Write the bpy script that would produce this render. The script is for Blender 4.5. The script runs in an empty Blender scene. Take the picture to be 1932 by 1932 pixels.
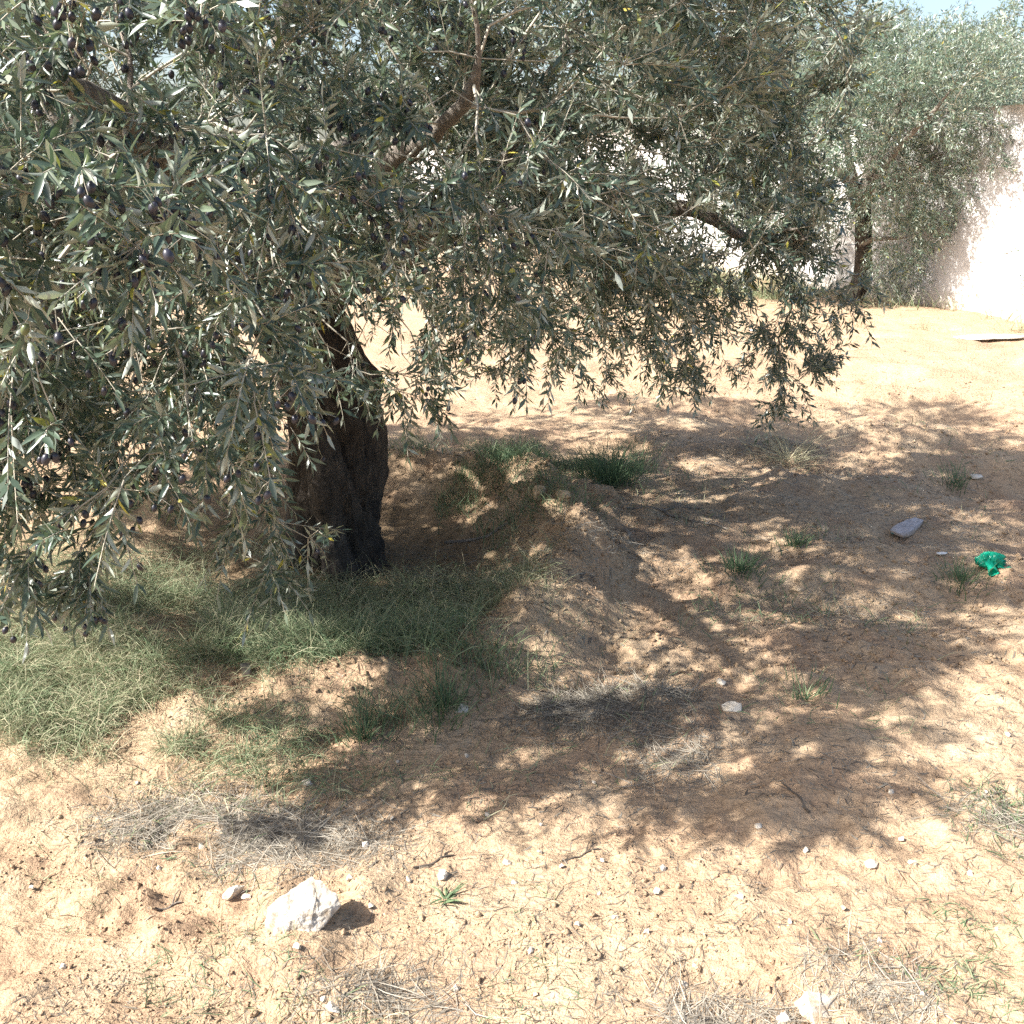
import bpy, math, random
import numpy as np
from mathutils import Matrix, Vector, kdtree

# ------------------------------------------------------------------ camera, world, sun, exposure
scene = bpy.context.scene
COL = scene.collection
CAM_H, PITCH, FOV = 1.6, math.radians(19.2), math.radians(55.0)
cam = bpy.data.cameras.new('camera'); cam.angle = FOV; cam.clip_start = 0.05; cam.clip_end = 2000
camo = bpy.data.objects.new('camera', cam); COL.objects.link(camo)
camo.location = (0, 0, CAM_H); camo.rotation_euler = (math.pi/2 - PITCH, 0, 0)
scene.camera = camo

SUN_ELEV = math.radians(44.0)
LH = Vector((0.945, 0.327)).normalized()            # horizontal direction the light travels: right and slightly away
world = bpy.data.worlds.new('World'); scene.world = world; world.use_nodes = True
wn = world.node_tree.nodes; wl = world.node_tree.links
sky = wn.new('ShaderNodeTexSky'); sky.sky_type = 'NISHITA'; sky.sun_disc = False
sky.sun_elevation = SUN_ELEV
sky.sun_rotation = math.atan2(-LH.x, -LH.y)
sky.dust_density = 3.0; sky.air_density = 1.0
wn['Background'].inputs['Strength'].default_value = 0.095
wl.new(sky.outputs['Color'], wn['Background'].inputs['Color'])
sun = bpy.data.lights.new('sun', 'SUN'); sun.energy = 5.0; sun.angle = math.radians(0.65); sun.color = (1.0, 0.965, 0.91)
suno = bpy.data.objects.new('sun', sun); COL.objects.link(suno)
ld = Vector((LH.x*math.cos(SUN_ELEV), LH.y*math.cos(SUN_ELEV), -math.sin(SUN_ELEV)))
suno.rotation_euler = ld.to_track_quat('-Z', 'Y').to_euler(); suno.location = (-6, -3, 8)
vs = scene.view_settings
vs.view_transform = 'Standard'; vs.look = 'None'; vs.exposure = 1.65; vs.gamma = 1.0; vs.use_curve_mapping = False
scene.render.engine = 'CYCLES'
scene.cycles.max_bounces = 4; scene.cycles.diffuse_bounces = 2; scene.cycles.glossy_bounces = 2; scene.cycles.transmission_bounces = 3
scene.cycles.transparent_max_bounces = 4; scene.cycles.use_denoising = False; scene.cycles.denoiser = 'OPENIMAGEDENOISE'; scene.cycles.denoising_input_passes = 'RGB_ALBEDO_NORMAL'; scene.cycles.use_light_tree = False

rng = np.random.default_rng(7)
random.seed(7)

# ------------------------------------------------------------------ helpers
def tag(o, label=None, cat=None, group=None, kind=None):
    if label: o['label'] = label
    if cat: o['category'] = cat
    if group: o['group'] = group
    if kind: o['kind'] = kind
    return o

def link(name, me, mat=None, parent=None):
    o = bpy.data.objects.new(name, me); COL.objects.link(o)
    if mat is not None and me is not None and len(me.materials) == 0: me.materials.append(mat)
    if parent is not None: o.parent = parent
    return o

def empty(name, loc=(0, 0, 0)):
    o = bpy.data.objects.new(name, None); COL.objects.link(o); o.location = loc; o.empty_display_size = 0.1
    return o

def mesh_np(name, V, F, smooth=False, attrs=None):
    """V (n,3); F list of (m,k) int arrays (k = 3 or 4); attrs {name: per-vertex float array}"""
    me = bpy.data.meshes.new(name)
    V = np.asarray(V, dtype=np.float32)
    if not isinstance(F, (list, tuple)): F = [F]
    F = [np.asarray(f, dtype=np.int32) for f in F if len(f)]
    me.vertices.add(len(V)); me.vertices.foreach_set('co', V.ravel())
    loops = np.concatenate([f.ravel() for f in F])
    totals = np.concatenate([np.full(len(f), f.shape[1], dtype=np.int32) for f in F])
    starts = np.concatenate([[0], np.cumsum(totals)[:-1]]).astype(np.int32)
    me.loops.add(len(loops)); me.loops.foreach_set('vertex_index', loops)
    me.polygons.add(len(totals)); me.polygons.foreach_set('loop_start', starts)
    me.polygons.foreach_set('loop_total', totals)
    if smooth: me.polygons.foreach_set('use_smooth', np.ones(len(totals), dtype=bool))
    if attrs:
        for k, a in attrs.items():
            at = me.attributes.new(k, 'FLOAT', 'POINT'); at.data.foreach_set('value', np.asarray(a, dtype=np.float32))
    me.update(calc_edges=True); me.validate()
    return me

def norm(a): return a/np.maximum(np.linalg.norm(a, axis=-1, keepdims=True), 1e-9)

def _h2(ix, iy, s):
    n = (ix.astype(np.int64)*374761393 + iy.astype(np.int64)*668265263 + s*1442695041) & 0xffffffff
    n = ((n ^ (n >> 13))*1274126177) & 0xffffffff
    n = n ^ (n >> 16)
    return (n & 0xffffff)/float(0xffffff)

def vnoise(x, y, s=0):
    x = np.asarray(x, dtype=float); y = np.asarray(y, dtype=float)
    ix = np.floor(x); iy = np.floor(y); fx = x-ix; fy = y-iy
    fx = fx*fx*fx*(fx*(fx*6-15)+10); fy = fy*fy*fy*(fy*(fy*6-15)+10)
    a = _h2(ix, iy, s); b = _h2(ix+1, iy, s); c = _h2(ix, iy+1, s); d = _h2(ix+1, iy+1, s)
    return (a*(1-fx)+b*fx)*(1-fy)+(c*(1-fx)+d*fx)*fy

def fbm(x, y, s=0, oct=4, gain=0.5):
    v = 0; a = 1; t = 0
    for o in range(oct):
        v = v + a*(vnoise(x, y, s+o*17)-0.5); t += a; a *= gain
        x, y = x*1.9*0.8-y*1.9*0.6+3.1, x*1.9*0.6+y*1.9*0.8+1.7
    return v/t*2

def g2(x, y, cx, cy, rx, ry, a=0.0):
    dx = x-cx; dy = y-cy
    if a: ca, sa = math.cos(a), math.sin(a); dx, dy = dx*ca+dy*sa, -dx*sa+dy*ca
    return np.exp(-((dx/rx)**2+(dy/ry)**2))

def sstep(a, b, x):
    t = np.clip((x-a)/(b-a), 0, 1); return t*t*(3-2*t)

TX, TY = -0.78, 4.12                                        # the near tree's trunk

def H(x, y):
    """height of the soil"""
    x = np.asarray(x, dtype=float); y = np.asarray(y, dtype=float)
    far = sstep(30, 12, np.hypot(x, y))
    z = 0.05*fbm(x*0.45+4, y*0.45, 3, 3)*far
    # hollow round the trunk with a thrown-up rim
    wob = 0.12*fbm(x*1.6, y*1.6, 11, 3)
    d = np.hypot((x-TX+0.02)/1.08, (y-TY)/1.22)+wob
    ang = np.arctan2(y-TY, x-TX)
    side = 0.35+0.65*sstep(-2.75, -1.9, ang)*sstep(2.2, 1.4, ang)
    front = 1-0.62*sstep(-0.7, -1.3, ang)
    z += front*side*0.13*np.exp(-((d-1.0)/0.17)**2)*np.clip(1+0.8*fbm(x*3.4, y*3.4, 67, 3), 0.3, 1.8)
    z -= 0.075*sstep(0.95, 0.5, d)
    z -= 0.05*sstep(1.05, 1.3, d)*sstep(2.2, 1.3, d)*sstep(-2.4, -1.6, ang)*sstep(0.6, -0.4, ang)
    # heaps on the rim
    hp = np.clip(1+0.9*fbm(x*4.2, y*4.2, 61, 3), 0.2, 2)
    z += hp*(0.09*g2(x, y, 0.28, 3.95, 0.22, 0.3, 0.4) + 0.075*g2(x, y, 0.10, 4.85, 0.2, 0.15) + 0.05*g2(x, y, 0.55, 4.6, 0.3, 0.15))
    z += 0.05*g2(x, y, 0.36, 2.76, 0.33, 0.16) + 0.05*g2(x, y, 1.55, 5.75, 0.5, 0.2) + 0.06*g2(x, y, 1.55, 3.95, 0.35, 0.2, .4)
    z += 0.016*g2(x, y, -0.48, 1.78, 0.12, 0.07)+0.010*g2(x, y, -0.38, 1.86, 0.05, 0.06)
    # plough ridges to the right
    m = sstep(0.2, 0.9, x)*sstep(3.0, 4.0, y)*sstep(14, 9, y)
    z += m*0.11*fbm(x*0.9+0.5*y, y*2.6, 23, 3)+m*0.03*fbm(x*3.5, y*4.2, 29, 3)
    z += far*0.030*fbm(x*2.3, y*2.6, 31, 3)
    # clods
    near = sstep(11, 5, y)
    c = fbm(x*9, y*10, 41, 3)
    cl = fbm(x*1.7+8, y*1.7, 47, 2)
    rim = np.exp(-((d-1.0)/0.3)**2)
    z += near*0.028*np.maximum(c-0.05, -0.25)*(0.45+1.0*sstep(-0.2, 0.35, cl)+0.9*rim)
    z += near*0.012*fbm(x*24, y*27, 53, 2)*(0.5+0.8*sstep(-0.25, 0.3, fbm(x*2.4, y*2.4+5, 59, 2)))
    return z

_cp, _sp = math.cos(PITCH), math.sin(PITCH); _f = 966/math.tan(FOV/2)
def ray(px, py):
    u = (px-966)/_f; v = (966-py)/_f
    return np.array([u, _cp+v*_sp, -_sp+v*_cp])
def at(px, py, depth):
    r = ray(px, py)*depth; return np.array([r[0], r[1], CAM_H+r[2]])
def G(px, py):
    """the spot on the soil seen in that direction"""
    d = ray(px, py); t = np.linspace(1.0, 40, 4000)
    z = CAM_H+d[2]*t; h = H(d[0]*t, d[1]*t)
    i = int(np.argmax(z < h))
    return float(d[0]*t[i]), float(d[1]*t[i]), float(h[i])

# ------------------------------------------------------------------ materials
def new_mat(name):
    m = bpy.data.materials.new(name); m.use_nodes = True
    nt = m.node_tree; b = nt.nodes['Principled BSDF']
    return m, nt, b

def N(nt, typ, **kw):
    n = nt.nodes.new(typ)
    for k, v in kw.items():
        if k in ('inputs',):
            for i, val in v.items(): n.inputs[i].default_value = val
        else: setattr(n, k, v)
    return n

def ramp(nt, fac, stops, interp='LINEAR'):
    r = nt.nodes.new('ShaderNodeValToRGB'); r.color_ramp.interpolation = interp
    el = r.color_ramp.elements
    while len(el) < len(stops): el.new(0.5)
    for e, (p, c) in zip(el, stops): e.position = p; e.color = (*c, 1) if len(c) == 3 else c
    nt.links.new(fac, r.inputs[0]); return r.outputs[0]

def noise(nt, vec, scale, detail=4, rough=0.55, dist=0.0):
    n = N(nt, 'ShaderNodeTexNoise', inputs={'Scale': scale, 'Detail': detail, 'Roughness': rough, 'Distortion': dist})
    nt.links.new(vec, n.inputs['Vector']); return n.outputs[0]

def mix(nt, fac, a, b, mode='MIX'):
    n = nt.nodes.new('ShaderNodeMix'); n.data_type = 'RGBA'; n.blend_type = mode
    for s, v in ((n.inputs[0], fac), (n.inputs[6], a), (n.inputs[7], b)):
        if hasattr(v, 'is_linked'): nt.links.new(v, s)
        else: s.default_value = v if not isinstance(v, tuple) else ((*v, 1) if len(v) == 3 else v)
    return n.outputs[2]

def math_n(nt, op, a, b=0.5):
    n = nt.nodes.new('ShaderNodeMath'); n.operation = op
    for s, v in ((n.inputs[0], a), (n.inputs[1], b)):
        if hasattr(v, 'is_linked'): nt.links.new(v, s)
        else: s.default_value = v
    return n.outputs[0]

def bump(nt, b, h, strength, dist):
    n = N(nt, 'ShaderNodeBump', inputs={'Strength': strength, 'Distance': dist})
    nt.links.new(h, n.inputs['Height']); nt.links.new(n.outputs[0], b.inputs['Normal'])

def soil_mat():
    m, nt, b = new_mat('sandy_soil')
    tc = N(nt, 'ShaderNodeTexCoord').outputs['Object']
    big = noise(nt, tc, 0.9, 4, 0.6)
    med = noise(nt, tc, 5.0, 5, 0.6)
    fine = noise(nt, tc, 55.0, 5, 0.65)
    c1 = ramp(nt, big, [(0.32, (0.38, 0.255, 0.16)), (0.5, (0.435, 0.312, 0.196)), (0.68, (0.47, 0.36, 0.235))])
    c2 = ramp(nt, med, [(0.3, (0.32, 0.20, 0.135)), (0.5, (0.43, 0.30, 0.192)), (0.72, (0.49, 0.385, 0.27))])
    c = mix(nt, 0.55, c1, c2)
    f = ramp(nt, fine, [(0.30, (0.45, 0.42, 0.40)), (0.44, (0.9, 0.9, 0.9)), (0.7, (1.15, 1.13, 1.1))])
    c = mix(nt, 0.75, c, f, 'MULTIPLY')
    vor = N(nt, 'ShaderNodeTexVoronoi', inputs={'Scale': 38.0, 'Randomness': 1.0}); nt.links.new(tc, vor.inputs['Vector'])
    grit = ramp(nt, vor.outputs['Distance'], [(0.03, (1, 1, 1)), (0.10, (0, 0, 0))])
    gm = math_n(nt, 'MULTIPLY', grit, ramp(nt, noise(nt, tc, 14, 2), [(0.56, (0, 0, 0)), (0.62, (1, 1, 1))]))
    c = mix(nt, gm, c, (0.62, 0.55, 0.43))
    # dark humus and leaf mould under the tree
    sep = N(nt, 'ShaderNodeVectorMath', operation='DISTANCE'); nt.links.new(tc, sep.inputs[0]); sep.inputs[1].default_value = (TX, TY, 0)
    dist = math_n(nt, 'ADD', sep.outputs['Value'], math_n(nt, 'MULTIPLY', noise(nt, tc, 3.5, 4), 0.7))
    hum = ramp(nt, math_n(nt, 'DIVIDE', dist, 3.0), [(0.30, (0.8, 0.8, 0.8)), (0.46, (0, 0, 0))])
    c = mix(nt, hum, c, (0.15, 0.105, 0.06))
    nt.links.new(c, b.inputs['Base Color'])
    b.inputs['Roughness'].default_value = 0.95; b.inputs['Specular IOR Level'].default_value = 0.15
    mp = N(nt, 'ShaderNodeMapping'); mp.inputs['Rotation'].default_value = (0, 0, math.radians(24)); mp.inputs['Scale'].default_value = (0.45, 1.6, 1); nt.links.new(tc, mp.inputs[0])
    drag = noise(nt, mp.outputs[0], 26, 5, 0.7, 0.4)
    h = math_n(nt, 'ADD', math_n(nt, 'MULTIPLY', fine, 0.5), math_n(nt, 'MULTIPLY', noise(nt, tc, 20, 6, 0.7), 0.8))
    h = math_n(nt, 'ADD', h, math_n(nt, 'MULTIPLY', drag, 0.9))
    bump(nt, b, h, 1.0, 0.022)
    return m

def leaf_mat(name='olive_leaf', pale=1.0):
    m, nt, b = new_mat(name)
    a = N(nt, 'ShaderNodeAttribute', attribute_name='rnd')
    top = ramp(nt, a.outputs['Fac'], [(0.0, (0.028*pale, 0.045*pale, 0.033*pale)), (0.5, (0.055*pale, 0.080*pale, 0.056*pale)), (0.90, (0.095*pale, 0.118*pale, 0.076*pale)),
                                      (0.955, (0.14, 0.16, 0.05)), (0.985, (0.34, 0.32, 0.06)), (1.0, (0.45, 0.36, 0.07))])
    und = ramp(nt, a.outputs['Fac'], [(0.0, (0.17*pale, 0.19*pale, 0.16*pale)), (0.9, (0.27*pale, 0.29*pale, 0.24*pale)), (0.97, (0.38, 0.36, 0.12))])
    geo = N(nt, 'ShaderNodeNewGeometry')
    c = mix(nt, geo.outputs['Backfacing'], top, und)
    nt.links.new(c, b.inputs['Base Color'])
    b.inputs['Roughness'].default_value = 0.36; b.inputs['Specular IOR Level'].default_value = 0.6
    tr = N(nt, 'ShaderNodeBsdfTranslucent')
    tcx = mix(nt, 1.0, top, (1.4, 1.5, 1.0), 'MULTIPLY'); nt.links.new(tcx, tr.inputs['Color'])
    mx = N(nt, 'ShaderNodeMixShader', inputs={0: 0.2})
    nt.links.new(b.outputs[0], mx.inputs[1]); nt.links.new(tr.outputs[0], mx.inputs[2])
    nt.links.new(mx.outputs[0], nt.nodes['Material Output'].inputs['Surface'])
    return m

def bark_mat(name, dark, light, scale=1.0):
    m, nt, b = new_mat(name)
    tc = N(nt, 'ShaderNodeTexCoord').outputs['Object']
    mp = N(nt, 'ShaderNodeMapping'); mp.inputs['Scale'].default_value = (1, 1, 0.35); nt.links.new(tc, mp.inputs[0])
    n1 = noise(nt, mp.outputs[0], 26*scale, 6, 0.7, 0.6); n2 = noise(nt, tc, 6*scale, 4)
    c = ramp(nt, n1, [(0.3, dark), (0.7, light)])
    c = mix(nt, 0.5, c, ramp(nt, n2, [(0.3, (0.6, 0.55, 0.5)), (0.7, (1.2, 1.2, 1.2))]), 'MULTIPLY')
    nt.links.new(c, b.inputs['Base Color']); b.inputs['Roughness'].default_value = 0.9
    bump(nt, b, n1, 1.0, 0.04)
    return m

def grass_mat(name, stops):
    m, nt, b = new_mat(name)
    a = N(nt, 'ShaderNodeAttribute', attribute_name='rnd')
    c = ramp(nt, a.outputs['Fac'], stops)
    nt.links.new(c, b.inputs['Base Color']); b.inputs['Roughness'].default_value = 0.6; b.inputs['Specular IOR Level'].default_value = 0.3
    tr = N(nt, 'ShaderNodeBsdfTranslucent'); nt.links.new(c, tr.inputs['Color'])
    mx = N(nt, 'ShaderNodeMixShader', inputs={0: 0.3})
    nt.links.new(b.outputs[0], mx.inputs[1]); nt.links.new(tr.outputs[0], mx.inputs[2])
    nt.links.new(mx.outputs[0], nt.nodes['Material Output'].inputs['Surface'])
    return m

def stone_mat(name, c0, c1, rough=0.85, sc=30, dust=0.75):
    m, nt, b = new_mat(name)
    tc = N(nt, 'ShaderNodeTexCoord').outputs['Object']
    n1 = noise(nt, tc, sc, 6, 0.65); n2 = noise(nt, tc, sc*6, 3)
    c = ramp(nt, n1, [(0.34, c0), (0.6, c1)])
    gz = N(nt, 'ShaderNodeNewGeometry'); sx = N(nt, 'ShaderNodeSeparateXYZ'); nt.links.new(tc, sx.inputs[0])
    foot = math_n(nt, 'ADD', math_n(nt, 'MULTIPLY', sx.outputs[2], 14.0), math_n(nt, 'MULTIPLY', n1, 0.7))
    c = mix(nt, ramp(nt, foot, [(0.25, (dust, dust, dust)), (0.62, (0, 0, 0))]), c, (0.40, 0.29, 0.175))   # soil clinging to the foot
    nt.links.new(c, b.inputs['Base Color']); b.inputs['Roughness'].default_value = rough; b.inputs['Specular IOR Level'].default_value = 0.2
    bump(nt, b, math_n(nt, 'ADD', n1, math_n(nt, 'MULTIPLY', n2, 0.3)), 0.7, 0.006)
    return m

def wall_mat():
    m, nt, b = new_mat('white_render')
    tc = N(nt, 'ShaderNodeTexCoord').outputs['Object']
    n1 = noise(nt, tc, 1.3, 5, 0.6); n2 = noise(nt, tc, 60, 3)
    c = ramp(nt, n1, [(0.3, (0.36, 0.34, 0.32)), (0.5, (0.50, 0.48, 0.46)), (0.75, (0.58, 0.57, 0.56))])
    sx = N(nt, 'ShaderNodeSeparateXYZ'); nt.links.new(tc, sx.inputs[0])
    low = math_n(nt, 'ADD', sx.outputs[2], math_n(nt, 'MULTIPLY', n1, 0.5))
    c = mix(nt, ramp(nt, low, [(0.2, (0.7, 0.7, 0.7)), (0.55, (0, 0, 0))]), c, (0.50, 0.38, 0.25))   # soil splashed on the foot
    nt.links.new(c, b.inputs['Base Color']); b.inputs['Roughness'].default_value = 0.9
    bump(nt, b, math_n(nt, 'ADD', n2, math_n(nt, 'MULTIPLY', noise(nt, tc, 9, 4), 2.0)), 0.5, 0.01)
    return m

def plain_mat(name, c, rough=0.5, spec=0.5, trans=0.0):
    m, nt, b = new_mat(name)
    tc = N(nt, 'ShaderNodeTexCoord').outputs['Object']
    v = ramp(nt, noise(nt, tc, 40, 4), [(0.3, tuple(0.75*k for k in c)), (0.7, tuple(min(1, 1.1*k) for k in c))])
    nt.links.new(v, b.inputs['Base Color']); b.inputs['Roughness'].default_value = rough; b.inputs['Specular IOR Level'].default_value = spec
    if trans:
        tr = N(nt, 'ShaderNodeBsdfTranslucent'); nt.links.new(v, tr.inputs['Color'])
        mx = N(nt, 'ShaderNodeMixShader', inputs={0: trans})
        nt.links.new(b.outputs[0], mx.inputs[1]); nt.links.new(tr.outputs[0], mx.inputs[2])
        nt.links.new(mx.outputs[0], nt.nodes['Material Output'].inputs['Surface'])
    return m

def olive_mat():
    m, nt, b = new_mat('olive_fruit')
    a = N(nt, 'ShaderNodeAttribute', attribute_name='rnd')
    c = ramp(nt, a.outputs['Fac'], [(0.0, (0.008, 0.008, 0.013)), (0.6, (0.015, 0.015, 0.024)), (0.85, (0.035, 0.032, 0.046)), (0.95, (0.10, 0.12, 0.04)), (1.0, (0.16, 0.19, 0.06))])
    tc = N(nt, 'ShaderNodeTexCoord').outputs['Object']
    c = mix(nt, ramp(nt, noise(nt, tc, 120, 3), [(0.45, (0, 0, 0)), (0.75, (0.35, 0.35, 0.35))]), c, (0.10, 0.11, 0.145))
    nt.links.new(c, b.inputs['Base Color']); b.inputs['Roughness'].default_value = 0.38
    return m

M_SOIL = soil_mat()
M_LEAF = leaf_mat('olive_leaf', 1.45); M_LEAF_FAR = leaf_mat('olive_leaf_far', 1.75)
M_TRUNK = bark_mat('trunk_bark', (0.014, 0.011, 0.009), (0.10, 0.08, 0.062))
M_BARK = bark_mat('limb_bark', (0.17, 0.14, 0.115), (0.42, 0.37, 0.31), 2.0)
M_TWIG = plain_mat('twig_bark', (0.40, 0.37, 0.30), 0.8, 0.2)
M_GRASS = grass_mat('green_grass', [(0.0, (0.055, 0.105, 0.055)), (0.45, (0.14, 0.20, 0.10)), (0.75, (0.27, 0.29, 0.17)), (1.0, (0.44, 0.39, 0.26))])
M_STRAW = grass_mat('dry_straw', [(0.0, (0.12, 0.10, 0.08)), (0.5, (0.27, 0.24, 0.19)), (1.0, (0.46, 0.42, 0.35))])
M_WHITE = stone_mat('white_pebble', (0.42, 0.35, 0.26), (0.60, 0.55, 0.47), dust=0.15)
M_ROCK = stone_mat('white_limestone', (0.25, 0.195, 0.135), (0.47, 0.43, 0.37), sc=45)
M_GREY = stone_mat('grey_stone', (0.10, 0.085, 0.07), (0.24, 0.21, 0.18))
M_TAN = stone_mat('tan_stone', (0.40, 0.27, 0.16), (0.55, 0.42, 0.28))
M_SLAB = stone_mat('weathered_slab', (0.24, 0.22, 0.22), (0.40, 0.37, 0.37))
M_WALL = wall_mat()
M_OLIVE = olive_mat()

# ------------------------------------------------------------------ ground, one sheet to the horizon
def axis(lo, hi, s0, r0, p):
    a = [0.0]
    while a[-1] < hi: a.append(a[-1]+s0*max(1.0, abs(a[-1])/r0)**p)
    b = [0.0]
    while b[-1] > lo: b.append(b[-1]-s0*max(1.0, abs(b[-1])/r0)**p)
    return np.array(sorted(set(b[1:]+a)))
gx = axis(-260, 260, 0.0155, 1.6, 1.6)
gy = axis(-0.1, 300, 0.0138, 2.6, 1.55)
gy = np.concatenate([np.linspace(-60, -2, 12), np.linspace(-1.9, 0.95, 24), gy[gy > 1.0]])
XX, YY = np.meshgrid(gx, gy)
ZZ = H(XX, YY)
nx, ny = len(gx), len(gy)
idx = np.arange(nx*ny).reshape(ny, nx)
quads = np.stack([idx[:-1, :-1], idx[:-1, 1:], idx[1:, 1:], idx[1:, :-1]], -1).reshape(-1, 4)
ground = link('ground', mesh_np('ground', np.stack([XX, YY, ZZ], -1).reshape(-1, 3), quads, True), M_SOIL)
tag(ground, 'sandy orange soil, rutted and cloddy, round the olive tree', 'ground', kind='structure')

# ------------------------------------------------------------------ boundary wall (runs away to the left behind the trees)
def build_wall():
    a = np.array([6.9, 9.4]); b = np.array([-4.3, 32.7]); L = np.linalg.norm(b-a); u = (b-a)/L; n = np.array([-u[1], u[0]])
    if n[0] > 0: n = -n
    ns, nz = 160, 14; th = 0.2; top = 2.28
    V = []; F = []
    S = np.linspace(0, L, ns)
    for side in (0, 1):
        for j in range(nz):
            for i, s in enumerate(S):
                z = -0.25+(top+0.25)*j/(nz-1)
                w = (0.012*fbm(np.array(s*0.8), np.array(z*1.1), 71+side)+0.0)
                p = a+u*s+n*((th if side == 0 else 0.0)*1.0+float(w))
                zz = z + (0.02*float(fbm(np.array(s*0.5), np.array(3.3), 77)) if j == nz-1 else 0)
                V.append((p[0], p[1], zz))
    def id_(side, j, i): return side*ns*nz+j*ns+i
    for side in (0, 1):
        for j in range(nz-1):
            for i in range(ns-1):
                q = (id_(side, j, i), id_(side, j, i+1), id_(side, j+1, i+1), id_(side, j+1, i))
                F.append(q if side == 1 else q[::-1])
    for i in range(ns-1):
        F.append((id_(0, nz-1, i), id_(0, nz-1, i+1), id_(1, nz-1, i+1), id_(1, nz-1, i)))
    for i in (0, ns-1):
        for j in range(nz-1): F.append((id_(0, j, i), id_(0, j+1, i), id_(1, j+1, i), id_(1, j, i)))
    me = mesh_np('boundary_wall', np.array(V), np.array(F), True)
    o = link('boundary_wall', me, M_WALL)
    tag(o, 'long white rendered boundary wall behind the olive trees', 'wall')
    return a, u, n
WALL = build_wall()

# ------------------------------------------------------------------ tree tools
def tube(P, R, sides=6, seed=0, lump=0.0):
    """tube along a polyline; returns verts, quads"""
    P = np.asarray(P, float); R = np.asarray(R, float); n = len(P)
    T = np.gradient(P, axis=0); T = norm(T)
    up = np.array([0.0, 0.0, 1.0]) if abs(T[0, 2]) < 0.9 else np.array([1.0, 0, 0])
    V = np.zeros((n, sides, 3)); s = np.cross(T[0], up); s /= np.linalg.norm(s)
    th = np.arange(sides)*2*math.pi/sides
    for i in range(n):
        s = s-T[i]*np.dot(s, T[i]); s /= max(np.linalg.norm(s), 1e-9); t = np.cross(T[i], s)
        r = R[i]*(1+lump*fbm(th*1.3+seed, np.full(sides, i*0.35), seed, 2)) if lump else np.full(sides, R[i])
        V[i] = P[i]+(np.cos(th)*r)[:, None]*s+(np.sin(th)*r)[:, None]*t
    k = np.arange(n-1)[:, None]*sides; j = np.arange(sides)[None, :]; j2 = (j+1) % sides
    Q = np.stack([k+j, k+j2, k+sides+j2, k+sides+j], -1).reshape(-1, 4)
    return V.reshape(-1, 3), Q

def merge(parts):
    Vs = []; Fs = []; o = 0
    for V, F in parts: Vs.append(V); Fs.append(F+o); o += len(V)
    return np.concatenate(Vs), np.concatenate(Fs)

def sample_lobes(lobes, dens, r, shell=0.45):
    out = []
    for (c, rad, w) in lobes:
        vol = 4.19*rad[0]*rad[1]*rad[2]
        n = max(6, int(vol*dens*w))
        d = norm(r.normal(size=(n, 3))); rr = r.random(n)**shell/1.0
        rr = np.clip(rr, 0, 1)
        out.append(np.array(c)+d*np.array(rad)*rr[:, None])
    return np.concatenate(out)

def grow(nodes, parents, att, step, infl, kill, iters, r, grav=0.0):
    P = [np.array(p, float) for p in nodes]; par = list(parents)
    alive = np.ones(len(att), bool); dist = np.full(len(att), 1e9); near = np.zeros(len(att), int)
    A = att; done = 0
    for it in range(iters):
        new = np.array(P[done:])
        for s in range(0, len(new), 400):
            blk = new[s:s+400]
            D = np.linalg.norm(A[:, None, :]-blk[None], axis=2); k = D.argmin(1); dd = D[np.arange(len(A)), k]
            b = dd < dist; dist[b] = dd[b]; near[b] = done+s+k[b]
        done = len(P)
        alive &= dist > kill
        sel = np.where(alive & (dist < infl))[0]
        if len(sel) == 0: break
        acc = {}
        for i in sel:
            v = A[i]-P[near[i]]; v = v/np.linalg.norm(v)
            acc.setdefault(near[i], []).append(v)
        cnt = 0
        for k, vsx in acc.items():
            v = np.sum(vsx, 0); v = v/max(np.linalg.norm(v), 1e-6)+r.normal(size=3)*0.22
            v[2] -= grav
            if par[k] >= 0:
                t = P[k]-P[par[k]]; v = v+0.35*t/max(np.linalg.norm(t), 1e-6)
            v /= np.linalg.norm(v); q = P[k]+v*step
            P.append(q); par.append(k); cnt += 1
        if cnt == 0 or len(P) > 12000: break
    return np.array(P), np.array(par)

def skeleton(limbs, att, step, infl, kill, iters, r, r0=0.0016, p=2.05):
    """limbs: list of (points, radii) starting in the trunk head; returns nodes, parents, radii"""
    nodes = []; par = []; rmin = []
    for pts, rad in limbs:
        pts = np.array(pts, float); seg = np.linalg.norm(np.diff(pts, axis=0), axis=1); L = np.concatenate([[0], np.cumsum(seg)])
        m = max(3, int(L[-1]/step)); t = np.linspace(0, L[-1], m)
        Q = np.stack([np.interp(t, L, pts[:, k]) for k in range(3)], 1)
        for _ in range(2): Q[1:-1] = 0.25*Q[:-2]+0.5*Q[1:-1]+0.25*Q[2:]
        Q[1:] += r.normal(size=Q[1:].shape)*0.012
        R = np.interp(t, L, rad)
        base = len(nodes)
        for i in range(m):
            nodes.append(Q[i]); par.append(base+i-1 if i else -1); rmin.append(R[i])
    nl = len(nodes)
    P, par = grow(nodes, par, att, step, infl, kill, iters, r)
    n = len(P); S = np.zeros(n); nch = np.zeros(n, int)
    R = np.full(n, r0)
    for i in range(n-1, -1, -1):
        if S[i] > 0: R[i] = max(r0, S[i]**(1/p))
        if i < nl: R[i] = max(R[i], rmin[i]) if R[i] < rmin[i]*1.3 else rmin[i]*1.3
        if par[i] >= 0: S[par[i]] += R[i]**p; nch[par[i]] += 1
    return P, par, R, nl

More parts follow.
